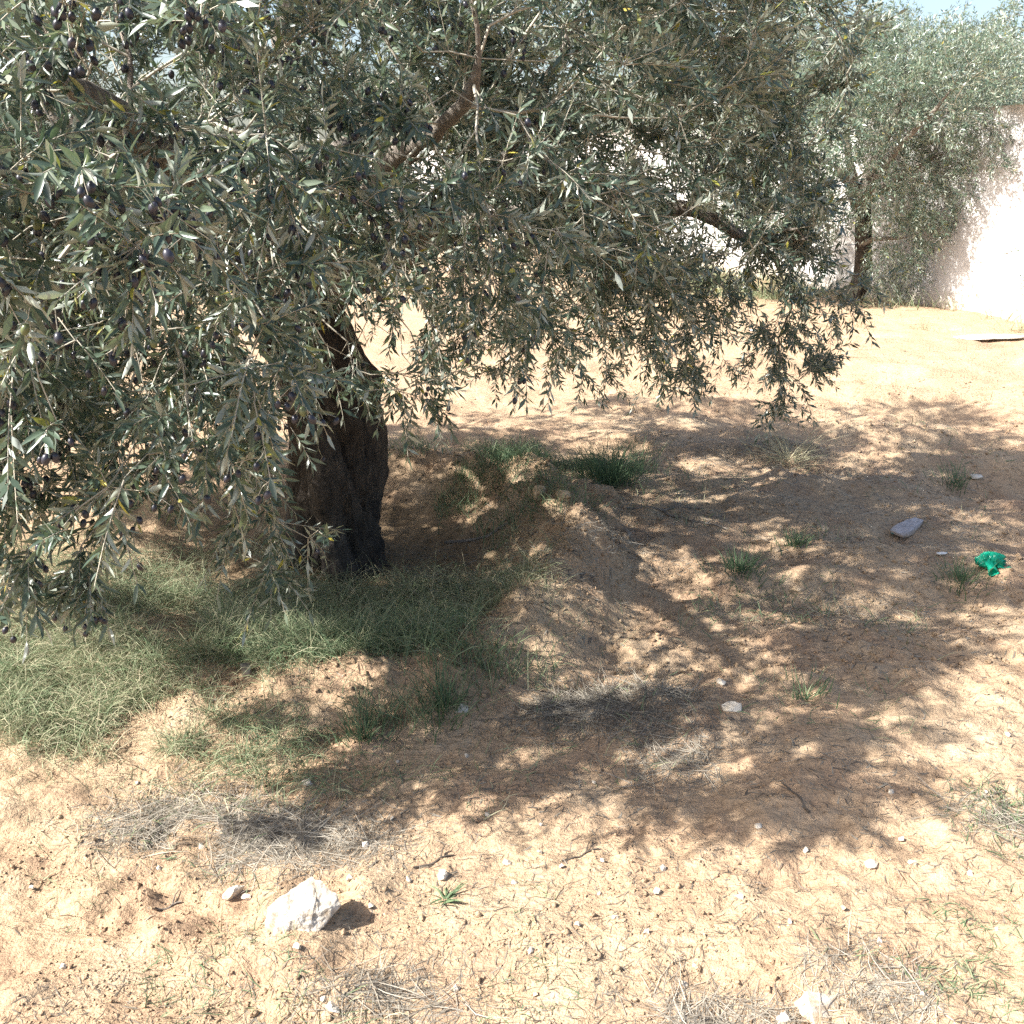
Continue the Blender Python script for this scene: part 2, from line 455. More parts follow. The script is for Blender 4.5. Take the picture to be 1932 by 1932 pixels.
def chains(P, par, R):
    ch = [[] for _ in P]
    roots = []
    for i, q in enumerate(par):
        (roots.append(i) if q < 0 else ch[q].append(i))
    out = []; stack = [(None, r) for r in roots]
    while stack:
        p0, i = stack.pop()
        c = [] if p0 is None else [p0]
        while True:
            c.append(i)
            if not ch[i]: break
            k = max(ch[i], key=lambda q: R[q])
            for q in ch[i]:
                if q != k: stack.append((i, q))
            i = k
        if len(c) > 1: out.append(c)
    return out, ch

def sprigs(base, direc, length, droop, pairs, r, up_bias=0.5):
    """vectorised leafy shoots: returns leaf arrays and the shoot axis polylines"""
    n = len(base); t = np.linspace(0, 1, 4)
    axis_p = base[:, None, :]+direc[:, None, :]*(length[:, None]*t[None])[..., None]
    axis_p[:, :, 2] -= (droop*length)[:, None]*(t**2)[None]
    k = np.arange(pairs); tk = 0.08+0.92*(k+0.5)/pairs
    tt = tk[None, :]+r.normal(size=(n, pairs))*0.02
    pos = base[:, None, :]+direc[:, None, :]*(length[:, None]*tt)[..., None]
    pos[:, :, 2] -= (droop*length)[:, None]*tt**2
    tan = np.repeat(direc[:, None, :], pairs, 1).copy(); tan[:, :, 2] -= 2*droop[:, None]*tt; tan = norm(tan)
    ref = norm(r.normal(size=(n, 1, 3))); s = norm(np.cross(tan, ref)); q = np.cross(tan, s)
    out = []
    for sgn in (1, -1):
        ph = (k[None, :] % 2)*math.pi/2+r.normal(size=(n, pairs))*0.35
        perp = sgn*(np.cos(ph)[..., None]*s+np.sin(ph)[..., None]*q)
        a = r.uniform(0.55, 1.15, size=(n, pairs, 1))*np.where(tt[..., None] > 0.9, 0.5, 1)
        d = norm(tan*np.cos(a)+perp*np.sin(a)+np.array([0, 0, -0.12]))
        upv = norm(tan*0.55+np.array([0, 0, up_bias])+r.normal(size=d.shape)*0.38)
        nn = norm(upv-d*np.sum(upv*d, -1, keepdims=True))
        out.append((pos.reshape(-1, 3), d.reshape(-1, 3), nn.reshape(-1, 3), np.repeat(tt, 1).reshape(-1)))
    Pp = np.concatenate([o[0] for o in out]); D = np.concatenate([o[1] for o in out]); NN = np.concatenate([o[2] for o in out])
    return Pp, D, NN, axis_p

LEAF_T = np.array([0, 0.32, 0.32, 0.32, 0.70, 0.70, 0.70, 1.0])
LEAF_S = np.array([0, 1.0, 0, -1.0, 0.80, 0, -0.80, 0])
LEAF_Z = np.array([0, 0.06, 0.0, 0.06, 0.045, 0.0, 0.045, 0])
LEAF_F3 = np.array([[0, 2, 1], [0, 3, 2], [4, 5, 7], [5, 6, 7]]); LEAF_F4 = np.array([[1, 2, 5, 4], [2, 3, 6, 5]])
def leaf_mesh_arrays(P, D, NN, L, W, bend, rnd, simple=False):
    S = np.cross(NN, D)
    if simple:
        T = np.array([0, 0.45, 0.45, 1.0]); SS = np.array([0, 1.0, -1.0, 0]); Z = np.zeros(4)
    else: T, SS, Z = LEAF_T, LEAF_S, LEAF_Z
    k = len(T)
    V = P[:, None, :]+D[:, None, :]*(L[:, None]*T[None])[..., None]+S[:, None, :]*(W[:, None]*SS[None]*0.5)[..., None]
    V = V+NN[:, None, :]*((L[:, None]*(Z[None]-bend[:, None]*T[None]**2)))[..., None]
    off = (np.arange(len(P))*k)[:, None, None]
    A = np.repeat(rnd, k)
    if simple: return V.reshape(-1, 3), [(np.array([[0, 2, 3, 1]])[None]+off).reshape(-1, 4)], A
    return V.reshape(-1, 3), [(LEAF_F3[None]+off).reshape(-1, 3), (LEAF_F4[None]+off).reshape(-1, 4)], A

def trunk_mesh(base, top, r_base, r_top, seed, rings=64, sides=64, flare=0.5, lean=None, knots=()):
    base = np.array(base, float); top = np.array(top, float)
    th = np.arange(sides)*2*math.pi/sides; V = []
    for i in range(rings):
        t = i/(rings-1); c = base+(top-base)*t
        c = c+np.array([0.02*math.sin(t*9+seed), 0.015*math.cos(t*7), 0])
        if lean is not None: c = c+np.array(lean)*math.sin(t*math.pi)
        r = r_base+(r_top-r_base)*t+r_base*flare*math.exp(-t/0.11)
        tw = th+t*1.1
        rid = 1+0.17*np.cos(3*tw+seed)+0.11*np.cos(5*tw+seed*2.1)+0.34*fbm(np.cos(tw)*1.6+seed, np.sin(tw)*1.6+t*2.6, seed, 3)
        rid = rid-0.13*np.abs(fbm(np.cos(tw)*6, np.sin(tw)*6+t*1.6, seed+5, 2))*2+0.09*fbm(np.cos(tw)*7, np.sin(tw)*7+t*9, seed+9, 3)
        rr = r*rid
        if t < 0.12: rr = rr*(1+0.25*(1-t/0.12)*np.maximum(0, np.cos(4*th+seed)))
        for (kt, ka, kr, kw) in knots:
            rr = rr+kr*np.exp(-((t-kt)/0.055)**2)*np.exp(-((np.angle(np.exp(1j*(th-ka))))/kw)**2)
        V.append(np.stack([c[0]+np.cos(th)*rr, c[1]+np.sin(th)*rr, np.full(sides, c[2])+0.02*fbm(th*2, th*0+t*5, seed+3)], 1))
    V = np.concatenate(V); k = np.arange(rings-1)[:, None]*sides; j = np.arange(sides)[None]; j2 = (j+1) % sides
    Q = np.stack([k+j, k+j2, k+sides+j2, k+sides+j], -1).reshape(-1, 4)
    V = np.concatenate([V, [top+np.array([0, 0, 0.05])]]); e = len(V)-1; kk = (rings-1)*sides
    T3 = np.stack([kk+np.arange(sides), kk+(np.arange(sides)+1) % sides, np.full(sides, e)], 1)
    return mesh_np('trunk', V, [Q, T3], True)

def yellow_mix(r, n, frac=0.02):
    v = r.random(n)*0.9; y = r.random(n) < frac; v[y] = r.uniform(0.94, 1.0, y.sum()); return v

# ------------------------------------------------------------------ the near olive tree
def near_tree():
    r = np.random.default_rng(21)
    zb = float(H(TX, TY))
    root = empty('olive_tree', (TX, TY, zb))
    tag(root, 'large near olive tree laden with black olives, low boughs sweeping the ground', 'olive tree')
    inv = Matrix.Translation((-TX, -TY, -zb))
    O = np.array([TX, TY, zb])
    tm = trunk_mesh((0, 0, -0.15), (-0.12, -0.02, 1.18-zb), 0.205, 0.19, 3, flare=0.45, lean=(0.05, 0, 0),
                    knots=((0.68, 0.0, 0.055, 0.6), (0.35, -2.0, 0.05, 0.5), (0.8, -1.2, 0.05, 0.4), (0.5, -0.9, -0.05, 0.3), (0.58, -0.5, 0.045, 0.3), (0.42, -1.4, 0.05, 0.35), (0.3, -0.3, -0.035, 0.4), (0.9, -1.9, 0.04, 0.4), (0.66, -1.7, -0.04, 0.3)))
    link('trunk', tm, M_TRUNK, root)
    hx, hy, hz = TX-0.10, TY-0.02, 1.05
    limbs = [
        ([(hx, hy, hz), (-1.02, 3.75, 1.26), (-1.02, 3.35, 1.42), (-0.95, 2.95, 1.62), (-1.0, 2.5, 1.75)], [0.085, 0.07, 0.062, 0.05, 0.03]),
        ([(hx, hy, hz), (-0.55, 4.1, 1.30), (-0.36, 4.05, 1.40), (-0.14, 4.05, 1.52), (0.02, 4.1, 1.68), (0.22, 4.15, 2.1)], [0.08, 0.065, 0.055, 0.042, 0.032, 0.018]),
        ([(hx, hy, hz), (-1.35, 4.25, 1.4), (-1.8, 4.5, 1.75), (-2.3, 4.6, 1.95)], [0.085, 0.065, 0.05, 0.03]),
        ([(hx, hy, hz), (-0.85, 4.6, 1.5), (-0.75, 5.1, 1.8), (-0.5, 5.6, 1.95)], [0.08, 0.06, 0.045, 0.025]),
        ([(hx, hy, hz), (-0.3, 4.5, 1.32), (0.3, 4.75, 1.5), (0.9, 4.75, 1.42), (1.22, 4.7, 1.2)], [0.07, 0.055, 0.042, 0.028, 0.014]),
        ([(hx, hy, hz), (-0.95, 4.0, 1.6), (-0.8, 3.95, 2.1), (-0.75, 3.9, 2.6)], [0.07, 0.055, 0.04, 0.02]),
        ([(hx, hy, hz), (-1.15, 3.75, 1.35), (-1.5, 3.2, 1.55), (-1.7, 2.7, 1.7)], [0.07, 0.055, 0.04, 0.02]),
        ([(hx, hy, hz), (-0.6, 3.75, 1.42), (-0.35, 3.35, 1.65), (-0.1, 3.0, 1.8)], [0.06, 0.05, 0.035, 0.02]),
    ]
    lobes = [
        ((-0.88, 1.80, 1.70), (0.40, 0.26, 0.42), 3.0), ((-1.10, 2.12, 1.40), (0.80, 0.50, 0.72), 1.7), ((-1.18, 2.25, 0.82), (0.30, 0.24, 0.38), 2.4),
        ((-0.95, 2.45, 1.05), (0.48, 0.30, 0.36), 1.8), ((-0.72, 2.75, 0.74), (0.22, 0.22, 0.34), 2.2), ((-0.80, 2.95, 1.15), (0.42, 0.3, 0.32), 3.0),
        ((-0.50, 2.85, 1.45), (0.75, 0.55, 0.50), 2.4), ((-0.10, 3.35, 1.62), (0.75, 0.6, 0.58), 1.9), ((-0.42, 3.2, 1.18), (0.42, 0.3, 0.30), 3.2), ((-0.75, 3.3, 1.6), (0.6, 0.4, 0.4), 2.2), ((-1.2, 3.1, 1.25), (0.5, 0.4, 0.4), 1.8),
        ((0.25, 3.7, 2.05), (0.8, 0.7, 0.5), 1.6), ((0.45, 4.5, 1.55), (0.95, 0.9, 0.70), 1.5), ((0.30, 4.0, 1.35), (0.65, 0.5, 0.45), 1.6),
        ((0.05, 5.0, 0.98), (0.80, 0.45, 0.46), 1.7), ((0.75, 4.85, 0.98), (0.55, 0.45, 0.46), 1.6), ((0.35, 4.5, 0.98), (0.5, 0.35, 0.36), 1.5),
        ((1.36, 4.72, 0.80), (0.20, 0.20, 0.36), 4.5), ((1.05, 4.7, 1.35), (0.42, 0.4, 0.5), 1.4), ((1.62, 4.75, 1.10), (0.22, 0.12, 0.07), 3.0), ((1.0, 4.5, 2.0), (0.5, 0.6, 0.5), 1.3),
        ((-2.25, 4.4, 1.6), (1.1, 1.2, 0.85), 0.75), ((-2.1, 3.0, 1.5), (0.9, 0.9, 0.9), 0.75), ((-2.0, 3.6, 0.95), (0.7, 0.9, 0.5), 0.8),
        ((-0.8, 5.7, 1.6), (1.4, 0.8, 0.8), 0.45), ((-0.8, 4.0, 2.55), (1.7, 1.6, 0.55), 0.30), ((-1.0, 2.7, 2.05), (1.0, 0.7, 0.45), 1.6), ((-0.2, 3.1, 2.1), (0.8, 0.5, 0.4), 1.3),
        ((0.7, 4.4, 2.25), (0.6, 0.8, 0.4), 0.8), ((-0.6, 3.6, 1.75), (0.8, 0.45, 0.5), 1.6), ((0.1, 4.3, 1.8), (0.9, 0.6, 0.6), 1.3), ((-0.55, 3.3, 1.02), (0.36, 0.25, 0.24), 3.5),
        ((0.6, 5.6, 2.3), (0.8, 0.7, 0.5), 0.7), ((-0.5, 4.4, 1.75), (0.7, 0.5, 0.5), 1.0), ((-1.4, 3.8, 1.8), (0.7, 0.6, 0.6), 1.0), ((0.5, 5.3, 1.5), (0.8, 0.5, 0.6), 1.0),
    ]
    att = sample_lobes(lobes, 190, r)
    keep = (np.linalg.norm(att-np.array([0, 0, 1.6]), axis=1) > 1.45)
    # the clear space round the trunk
    keep &= ~((np.hypot(att[:, 0]-TX, att[:, 1]-TY) < 0.75) & (att[:, 2] < 1.2))
    att = att[keep]
    P, par, R, nl = skeleton(limbs, att, 0.085, 0.55, 0.12, 90, r)
    cs, ch = chains(P, par, R)
    small = []
    for c in cs:
        pts = P[c]; rad = R[c].copy()
        if par[c[0]] >= 0 or c[0] >= 0: rad[0] = min(rad[0], rad[1]*1.25)
        rad[-1] *= 0.6
        if rad[0] > 0.0085:
            V, Q = tube(pts-O, rad, 9 if rad[0] > 0.02 else 7, seed=len(small), lump=0.3)
            link('branch', mesh_np('branch', V, Q, True), M_BARK, root)
        else: small.append(tube(pts-O, rad, 4))
    # leafy shoots
    thin = np.where(R < 0.0075)[0]; thin = thin[thin >= nl]
    isTip = np.array([len(ch[i]) == 0 for i in thin])
    near_cam = np.linalg.norm(P[thin]-np.array([0, 0, 1.6]), axis=1)
    w = np.where(isTip, 2.2, 1.0)
    cnt = np.floor(w*3.5+r.random(len(thin))).astype(int)
    base = np.repeat(P[thin], cnt, 0)+r.normal(size=(cnt.sum(), 3))*0.004; pidx = np.repeat(thin, cnt)
    gd = norm(P[pidx]-P[np.maximum(par[pidx], 0)]+1e-6)
    outw = base-np.array([TX, TY, 1.5]); outw[:, 2] *= 0.5; outw = norm(outw)
    hgt = base[:, 2:3]
    grav = np.where(hgt < 1.2, -0.22, np.where(hgt > 1.7, 0.35, 0.0))*np.array([[0, 0, 1.0]])
    d = norm(gd*0.6+outw*0.35+grav+r.normal(size=gd.shape)*0.62)
    # gaps in the crown where the sun comes through to the soil
    bz = base[:, 2]; lx = base[:, 0]+LH.x*bz/math.tan(SUN_ELEV); ly = base[:, 1]+LH.y*bz/math.tan(SUN_ELEV)
    lf = ly*_cp+CAM_H*_sp; lpx = 966+lx/lf*_f; lpy = 966-(-CAM_H*_cp+ly*_sp)/lf*_f
    drop = np.zeros(len(base))
    for (cx, cy, ax_, ay_, wt) in [(1255, 1065, 100, 48, 1), (1140, 1165, 125, 60, .97), (1060, 1250, 120, 40, .9), (1180, 1240, 80, 40, .8), (1640, 1415, 260, 28, .9), (1860, 1430, 140, 80, .95), (1860, 1000, 110, 60, .8),
                               (1800, 1150, 160, 50, .7), (1870, 1075, 60, 40, .95), (1000, 1540, 330, 55, .97), (1250, 1640, 260, 50, 1), (700, 1580, 240, 70, .97), (350, 1085, 130, 70, .9), (600, 1215, 110, 60, .9), (600, 1285, 110, 30, .95),
                               (120, 1280, 330, 120, .97), (330, 1330, 160, 60, .95), (480, 1430, 170, 80, .95), (1420, 720, 150, 60, .9), (1000, 780, 150, 40, .7), (1680, 710, 220, 50, .9), (1080, 1030, 60, 40, .85), (1020, 930, 55, 30, .85), (1130, 1275, 220, 35, .9), (1250, 1410, 150, 80, .8), (1050, 1400, 60, 40, .5), (1290, 1190, 90, 60, .95), (1450, 1000, 120, 30, .7)]:
        drop = np.maximum(drop, wt*np.clip(2.4-2*np.hypot((lpx-cx)/ax_, (lpy-cy)/ay_), 0, 1))
    mott = (fbm(lx*1.7, ly*1.9, 335, 3) > 0.0) & (lpx > 1050) & ~((base[:, 1] < 2.15) & (bz > 1.25))
    drop = np.maximum(drop, np.where(mott, 0.82, 0.0))
    drop = np.where((base[:, 1] < 3.7) & (bz > 0.9) & (bz < 1.9) & (base[:, 0] > -1.1), drop*0.88, drop)
    drop = np.where((base[:, 0] > 1.08) & (bz < 1.3), 0.0, drop)
    kp = r.random(len(base)) > drop
    base, pidx, d = base[kp], pidx[kp], d[kp]
    n = len(base); Ls = r.uniform(0.08, 0.20, n); dr = np.where(base[:, 2] < 1.8, r.uniform(-0.05, 0.45, n), r.uniform(-0.1, 0.25, n))
    PAIRS = 11
    LP, LD, LN, ax = sprigs(base, d, Ls, dr, PAIRS, r)
    # trim shoots that would touch the soil or the trunk view
    m = len(LP)
    L = r.uniform(0.030, 0.056, m)*np.where(r.random(m) < 0.12, 0.7, 1); W = L*r.uniform(0.18, 0.26, m); B = r.uniform(-0.02, 0.16, m)
    rnd = yellow_mix(r, m, 0.018)
    ok = (LP[:, 2] > H(LP[:, 0], LP[:, 1])+0.12) & (r.random(m) < 0.93)
    LP, LD, LN, L, W, B, rnd = (a[ok] for a in (LP, LD, LN, L, W, B, rnd))
    # the leaves that show largest are parts of their own
    fw = (LP[:, 1]*_cp-(LP[:, 2]-CAM_H)*_sp); uu = LP[:, 0]/fw; vv = ((LP[:, 2]-CAM_H)*_cp+LP[:, 1]*_sp)/fw
    lim = math.tan(FOV/2)*0.97
    vis = (np.abs(uu) < lim) & (np.abs(vv) < lim) & (fw > 0.5)
    cosv = np.abs(np.sum(LN*norm(LP-np.array([0, 0, 1.6])), 1))
    score = np.where(vis, L/fw*(0.35+cosv), 0)
    big = np.argsort(-score)[:300]; mask = np.ones(len(LP), bool); mask[big] = False
    protos = []
    for k in range(12):
        V, F, A = leaf_mesh_arrays(np.zeros((1, 3)), np.array([[1.0, 0, 0]]), np.array([[0, 0, 1.0]]), np.array([1.0]), np.array([1.0]), np.array([0.0 if k % 3 == 0 else (0.08 if k % 3 == 1 else 0.15)]), np.array([0.06+0.075*k if k < 11 else 0.97]))
        me = mesh_np('leaf', V, F, True, {'rnd': A}); me.materials.append(M_LEAF); protos.append(me)
    for i in big:
        o = link('leaf', protos[11 if rnd[i] > 0.93 else int(r.integers(0, 11))], None, root)
        D = LD[i]; Nn = LN[i]; S = np.cross(Nn, D); p = LP[i]-O
        mt = Matrix(((D[0]*L[i], S[0]*W[i], Nn[0]*L[i], p[0]), (D[1]*L[i], S[1]*W[i], Nn[1]*L[i], p[1]), (D[2]*L[i], S[2]*W[i], Nn[2]*L[i], p[2]), (0, 0, 0, 1)))
        o.matrix_local = mt
    nearm = mask & (fw < 2.55) & vis
    farm = mask & ~nearm
    V1, F1, A1 = leaf_mesh_arrays(LP[nearm]-O, LD[nearm], LN[nearm], L[nearm], W[nearm], B[nearm], rnd[nearm])
    V2, F2, A2 = leaf_mesh_arrays(LP[farm]-O, LD[farm], LN[farm], L[farm], W[farm]*1.1, B[farm]*0.5, rnd[farm], True)
    Fa = [F1[0], np.concatenate([F1[1], F2[0]+len(V1)])]
    cr = link('crown', mesh_np('crown', np.concatenate([V1, V2]), Fa, True, {'rnd': np.concatenate([A1, A2])}), M_LEAF, root); cr['kind'] = 'stuff'
    # shoots (axes)
    n = len(ax); rr = np.linspace(0.0018, 0.0009, 4)
    tan = norm(np.gradient(ax, axis=1)); s = norm(np.cross(tan, np.array([0.3, 0.5, 0.81]))); q = np.cross(tan, s)
    th = np.arange(3)*2*math.pi/3
    Va = ax[:, :, None, :]+(np.cos(th)[None, None, :, None]*s[:, :, None, :]+np.sin(th)[None, None, :, None]*q[:, :, None, :])*rr[None, :, None, None]
    k = (np.arange(3)*3)[:, None]; j = np.arange(3)[None]; j2 = (j+1) % 3
    Qa = np.stack([k+j, k+j2, k+3+j2, k+3+j], -1).reshape(-1, 4)
    Qa = (Qa[None]+(np.arange(n)*12)[:, None, None]).reshape(-1, 4)
    V, Q = merge(small+[(Va.reshape(-1, 3)-O, Qa)])
    tw = link('twigs', mesh_np('twigs', V, Q, True), M_TWIG, root); tw['kind'] = 'stuff'
    # olives hang in little bunches from the shoots nearest the camera
    ac = ax[:, 2]; dist = np.linalg.norm(ac-np.array([0, 0, 1.6]), axis=1)
    fwa = ac[:, 1]*_cp-(ac[:, 2]-CAM_H)*_sp; ua = ac[:, 0]/fwa; va = ((ac[:, 2]-CAM_H)*_cp+ac[:, 1]*_sp)/fwa
    cand = np.where((np.abs(ua) < 0.56) & (np.abs(va) < 0.56) & (dist < 3.6) & (ua < 0.05))[0]
    pick = r.choice(cand, min(420, len(cand)), replace=False, p=(1/dist[cand]**3)/np.sum(1/dist[cand]**3))
    th = np.arange(8)*2*math.pi/8; zz = np.array([-0.92, -0.45, 0.1, 0.6, 0.93])
    ov = [(0, 0, -1.0)]+[(math.sqrt(1-z*z)*math.cos(a)*0.72, math.sqrt(1-z*z)*math.sin(a)*0.72, z) for z in zz for a in th]+[(0, 0, 1.0)]
    f3 = [(0, 1+(i+1) % 8, 1+i) for i in range(8)]+[(41, 33+i, 33+(i+1) % 8) for i in range(8)]
    f4 = [(1+8*k+i, 1+8*k+(i+1) % 8, 9+8*k+(i+1) % 8, 9+8*k+i) for k in range(4) for i in range(8)]
    ov = np.array(ov); f3 = np.array(f3); f4 = np.array(f4)
    om = []
    for k in range(7):
        me = mesh_np('olive', ov, [f3, f4], True, {'rnd': np.full(len(ov), [0.1, 0.3, 0.5, 0.65, 0.8, 0.4, 0.95][k])}); me.materials.append(M_OLIVE); om.append(me)
    items = []; ped = []
    for i in pick:
        for _ in range(int(r.integers(1, 6))):
            t = r.random()*0.9; p = ax[i, min(3, int(t*4))]+r.normal(size=3)*0.004
            q = p+np.array([r.normal()*0.014, r.normal()*0.014, -r.uniform(0.015, 0.035)])
            ped.append(tube(np.array([p, (p+q)/2+r.normal(size=3)*0.002, q])-O, np.array([0.0009, 0.0008, 0.0008]), 3))
            items.append((q-np.array([0, 0, 0.009]), r.uniform(0.0085, 0.0115)))
    it_d = np.array([np.linalg.norm(p-np.array([0, 0, 1.6])) for p, s_ in items]); order = np.argsort(it_d)
    restV = []; rest3 = []; rest4 = []; restA = []; off = 0
    for kk, i in enumerate(order):
        p, sz = items[i]; rot = Matrix.Rotation(r.uniform(-0.5, 0.5), 4, 'X') @ Matrix.Rotation(r.uniform(-0.5, 0.5), 4, 'Y')
        mt = Matrix.Translation(Vector(p-O)) @ rot @ Matrix.Scale(sz, 4)
        if kk < 300:
            o = link('olive', om[int(r.integers(0, 7)) if r.random() < 0.5 else int(r.integers(0, 4))], None, root); o.matrix_local = mt
        else:
            mm = np.array(mt); restV.append(ov@mm[:3, :3].T+mm[:3, 3]); rest3.append(f3+off); rest4.append(f4+off); off += len(ov); restA.append(np.full(len(ov), r.random()*0.8))
    if restV:
        o = link('olives', mesh_np('olives', np.concatenate(restV), [np.concatenate(rest3), np.concatenate(rest4)], True, {'rnd': np.concatenate(restA)}), M_OLIVE, root); o['kind'] = 'stuff'
    V, Q = merge(ped); o = link('fruit_stalks', mesh_np('fruit_stalks', V, Q, True), M_TWIG, root); o['kind'] = 'stuff'
    print('near tree', len(P), 'nodes', len(LP), 'leaves', len(items), 'olives', len(cs), 'chains')
near_tree()

# ------------------------------------------------------------------ other olive trees
def far_tree(x, y, seed, label, height, rad, lobes, limbs, trunk_r, dens=70, pairs=8, leaf=(0.05, 0.075), trunk_top=None, per=1.6, lean=(0, 0, 0), group=None, kill=0.2, step=0.14):
    r = np.random.default_rng(seed); zb = float(H(x, y))
    root = empty('olive_tree', (x, y, zb)); tag(root, label, 'olive tree', group)
    tt = trunk_top if trunk_top else (0, 0, height*0.42)
    link('trunk', trunk_mesh((0, 0, -0.12), tt, trunk_r, trunk_r*0.8, seed, 24, 22, 0.35, lean=lean), M_TRUNK, root)
    att = sample_lobes(lobes, dens, r); att = att[att[:, 2] > 0.18]
    P, par, R, nl = skeleton(limbs, att, step, 0.8, kill, 60, r, r0=0.0022)
    cs, ch = chains(P, par, R); small = []
    for c in cs:
        rd = R[c].copy(); rd[-1] *= 0.6; rd[0] = min(rd[0], rd[1]*1.25)
        if rd[0] > 0.016: V, Q = tube(P[c], rd, 7, len(small), 0.2); link('branch', mesh_np('branch', V, Q, True), M_BARK, root)
        else: small.append(tube(P[c], rd, 3))
    thin = np.where(R < 0.012)[0]; thin = thin[thin >= nl]
    tip = np.array([len(ch[i]) == 0 for i in thin])
    cnt = np.floor(np.where(tip, 2.0, 1.0)*per+r.random(len(thin))).astype(int)
    base = np.repeat(P[thin], cnt, 0)+r.normal(size=(cnt.sum(), 3))*0.04; pi = np.repeat(thin, cnt)
    gd = norm(P[pi]-P[np.maximum(par[pi], 0)]+1e-6); out = base-np.array([0, 0, height*0.5]); out[:, 2] *= 0.5; out = norm(out)
    gz = np.where(base[:, 2:3] < height*0.5, -0.6, np.where(base[:, 2:3] > height*0.75, 0.5, 0.0))*np.array([[0, 0, 1.0]])
    d = norm(gd*0.6+out*0.4+gz+r.normal(size=gd.shape)*0.5); n = len(base)
    LP, LD, LN, ax = sprigs(base, d, r.uniform(0.16, 0.34, n), r.uniform(0, 0.4, n), pairs, r)
    m = len(LP); L = r.uniform(leaf[0], leaf[1], m); 
    ok = LP[:, 2] > 0.06
    V, F, A = leaf_mesh_arrays(LP[ok], LD[ok], LN[ok], L[ok], L[ok]*r.uniform(0.2, 0.28, ok.sum()), np.zeros(ok.sum()), yellow_mix(r, m, 0.008)[ok], True)
    o = link('crown', mesh_np('crown', V, F, False, {'rnd': A}), M_LEAF_FAR, root); o['kind'] = 'stuff'
    if small:
        V, Q = merge(small); o = link('twigs', mesh_np('twigs', V, Q, True), M_TWIG, root); o['kind'] = 'stuff'
    print('far tree', label[:30], len(P), ok.sum())
    return root

# tree in front of the wall, forked and leaning
lb = [((-0.9, 0.1, 1.85), (0.9, 0.8, 0.75), 0.9), ((0.25, 0, 2.2), (1.0, 0.8, 0.75), 0.9), ((1.0, -0.1, 1.65), (0.65, 0.6, 0.80), 0.9), ((-0.3, 0, 2.7), (0.9, 0.7, 0.5), 0.9),
      ((0.36, -0.3, 0.66), (0.36, 0.3, 0.54), 2.2), ((1.35, 0.0, 2.15), (0.65, 0.5, 0.7), 0.9), ((-1.6, 0.3, 1.9), (0.6, 0.6, 0.7), 0.8), ((0.55, 0.1, 2.9), (0.8, 0.6, 0.45), 0.9),
      ((-0.75, -0.2, 1.15), (0.5, 0.5, 0.45), 1.1), ((-1.35, 0.2, 1.3), (0.5, 0.6, 0.6), 1.0), ((0.8, -0.25, 1.05), (0.38, 0.4, 0.5), 1.0), ((1.3, -0.2, 1.25), (0.4, 0.4, 0.45), 0.8), ((0.6, -1.0, 2.55), (0.75, 0.5, 0.55), 0.9), ((1.0, -0.75, 1.95), (0.5, 0.4, 0.5), 0.8), ((-0.4, -0.8, 2.2), (0.6, 0.5, 0.6), 0.8), ((-0.1, -0.55, 1.5), (0.55, 0.35, 0.4), 1.6), ((0.55, -0.5, 1.35), (0.4, 0.35, 0.4), 1.4), ((-0.75, -0.5, 1.3), (0.4, 0.35, 0.4), 1.2)]
lm = [([(0.0, 0, 1.15), (-0.15, 0, 1.5), (-0.6, 0, 1.75), (-1.0, 0.1, 1.9)], [0.09, 0.07, 0.05, 0.025]), ([(0.0, 0, 1.15), (0.1, 0, 1.6), (0.3, 0, 2.1), (0.4, 0, 2.5)], [0.09, 0.07, 0.05, 0.02]),
      ([(0.0, 0, 1.15), (0.4, -0.05, 1.5), (0.8, -0.1, 1.75)], [0.07, 0.05, 0.03]), ([(0.05, -0.05, 0.7), (0.25, -0.2, 0.85), (0.42, -0.25, 0.8)], [0.04, 0.03, 0.02]),
      ([(0.0, 0, 1.15), (-0.2, 0, 1.7), (-0.3, 0, 2.4)], [0.07, 0.05, 0.02]), ([(0.0, 0, 1.15), (0.15, -0.4, 1.7), (0.5, -0.9, 2.3)], [0.06, 0.045, 0.02])]
far_tree(4.28, 12.7, 5, 'olive tree with dark crooked trunk standing in front of the white wall', 3.0, 1.7, lb, lm, 0.12, dens=200, trunk_top=(0.0, 0, 1.25), lean=(0.12, 0, 0), per=2.9, kill=0.13, step=0.11, leaf=(0.042, 0.066))

def round_lobes(h, r_, seed):
    q = np.random.default_rng(seed); out = []
    for k in range(9):
        a = k*2*math.pi/8+q.random()*0.6; rr = r_*0.55 if k < 8 else 0
        out.append(((math.cos(a)*rr, math.sin(a)*rr, h*(0.62+0.12*q.normal())), (r_*0.5, r_*0.5, h*0.26), 1.0))
    out.append(((0, 0, h*0.82), (r_*0.55, r_*0.55, h*0.2), 1.0)); return out
def round_limbs(h, r_):
    return [([(0, 0, h*0.36), (math.cos(a)*r_*0.25, math.sin(a)*r_*0.25, h*0.5), (math.cos(a)*r_*0.55, math.sin(a)*r_*0.55, h*0.65)], [0.08, 0.06, 0.03]) for a in (0.3, 1.7, 2.9, 4.2, 5.3)]+[([(0, 0, h*0.36), (0.05, 0, h*0.6), (0, 0.05, h*0.82)], [0.08, 0.05, 0.02])]
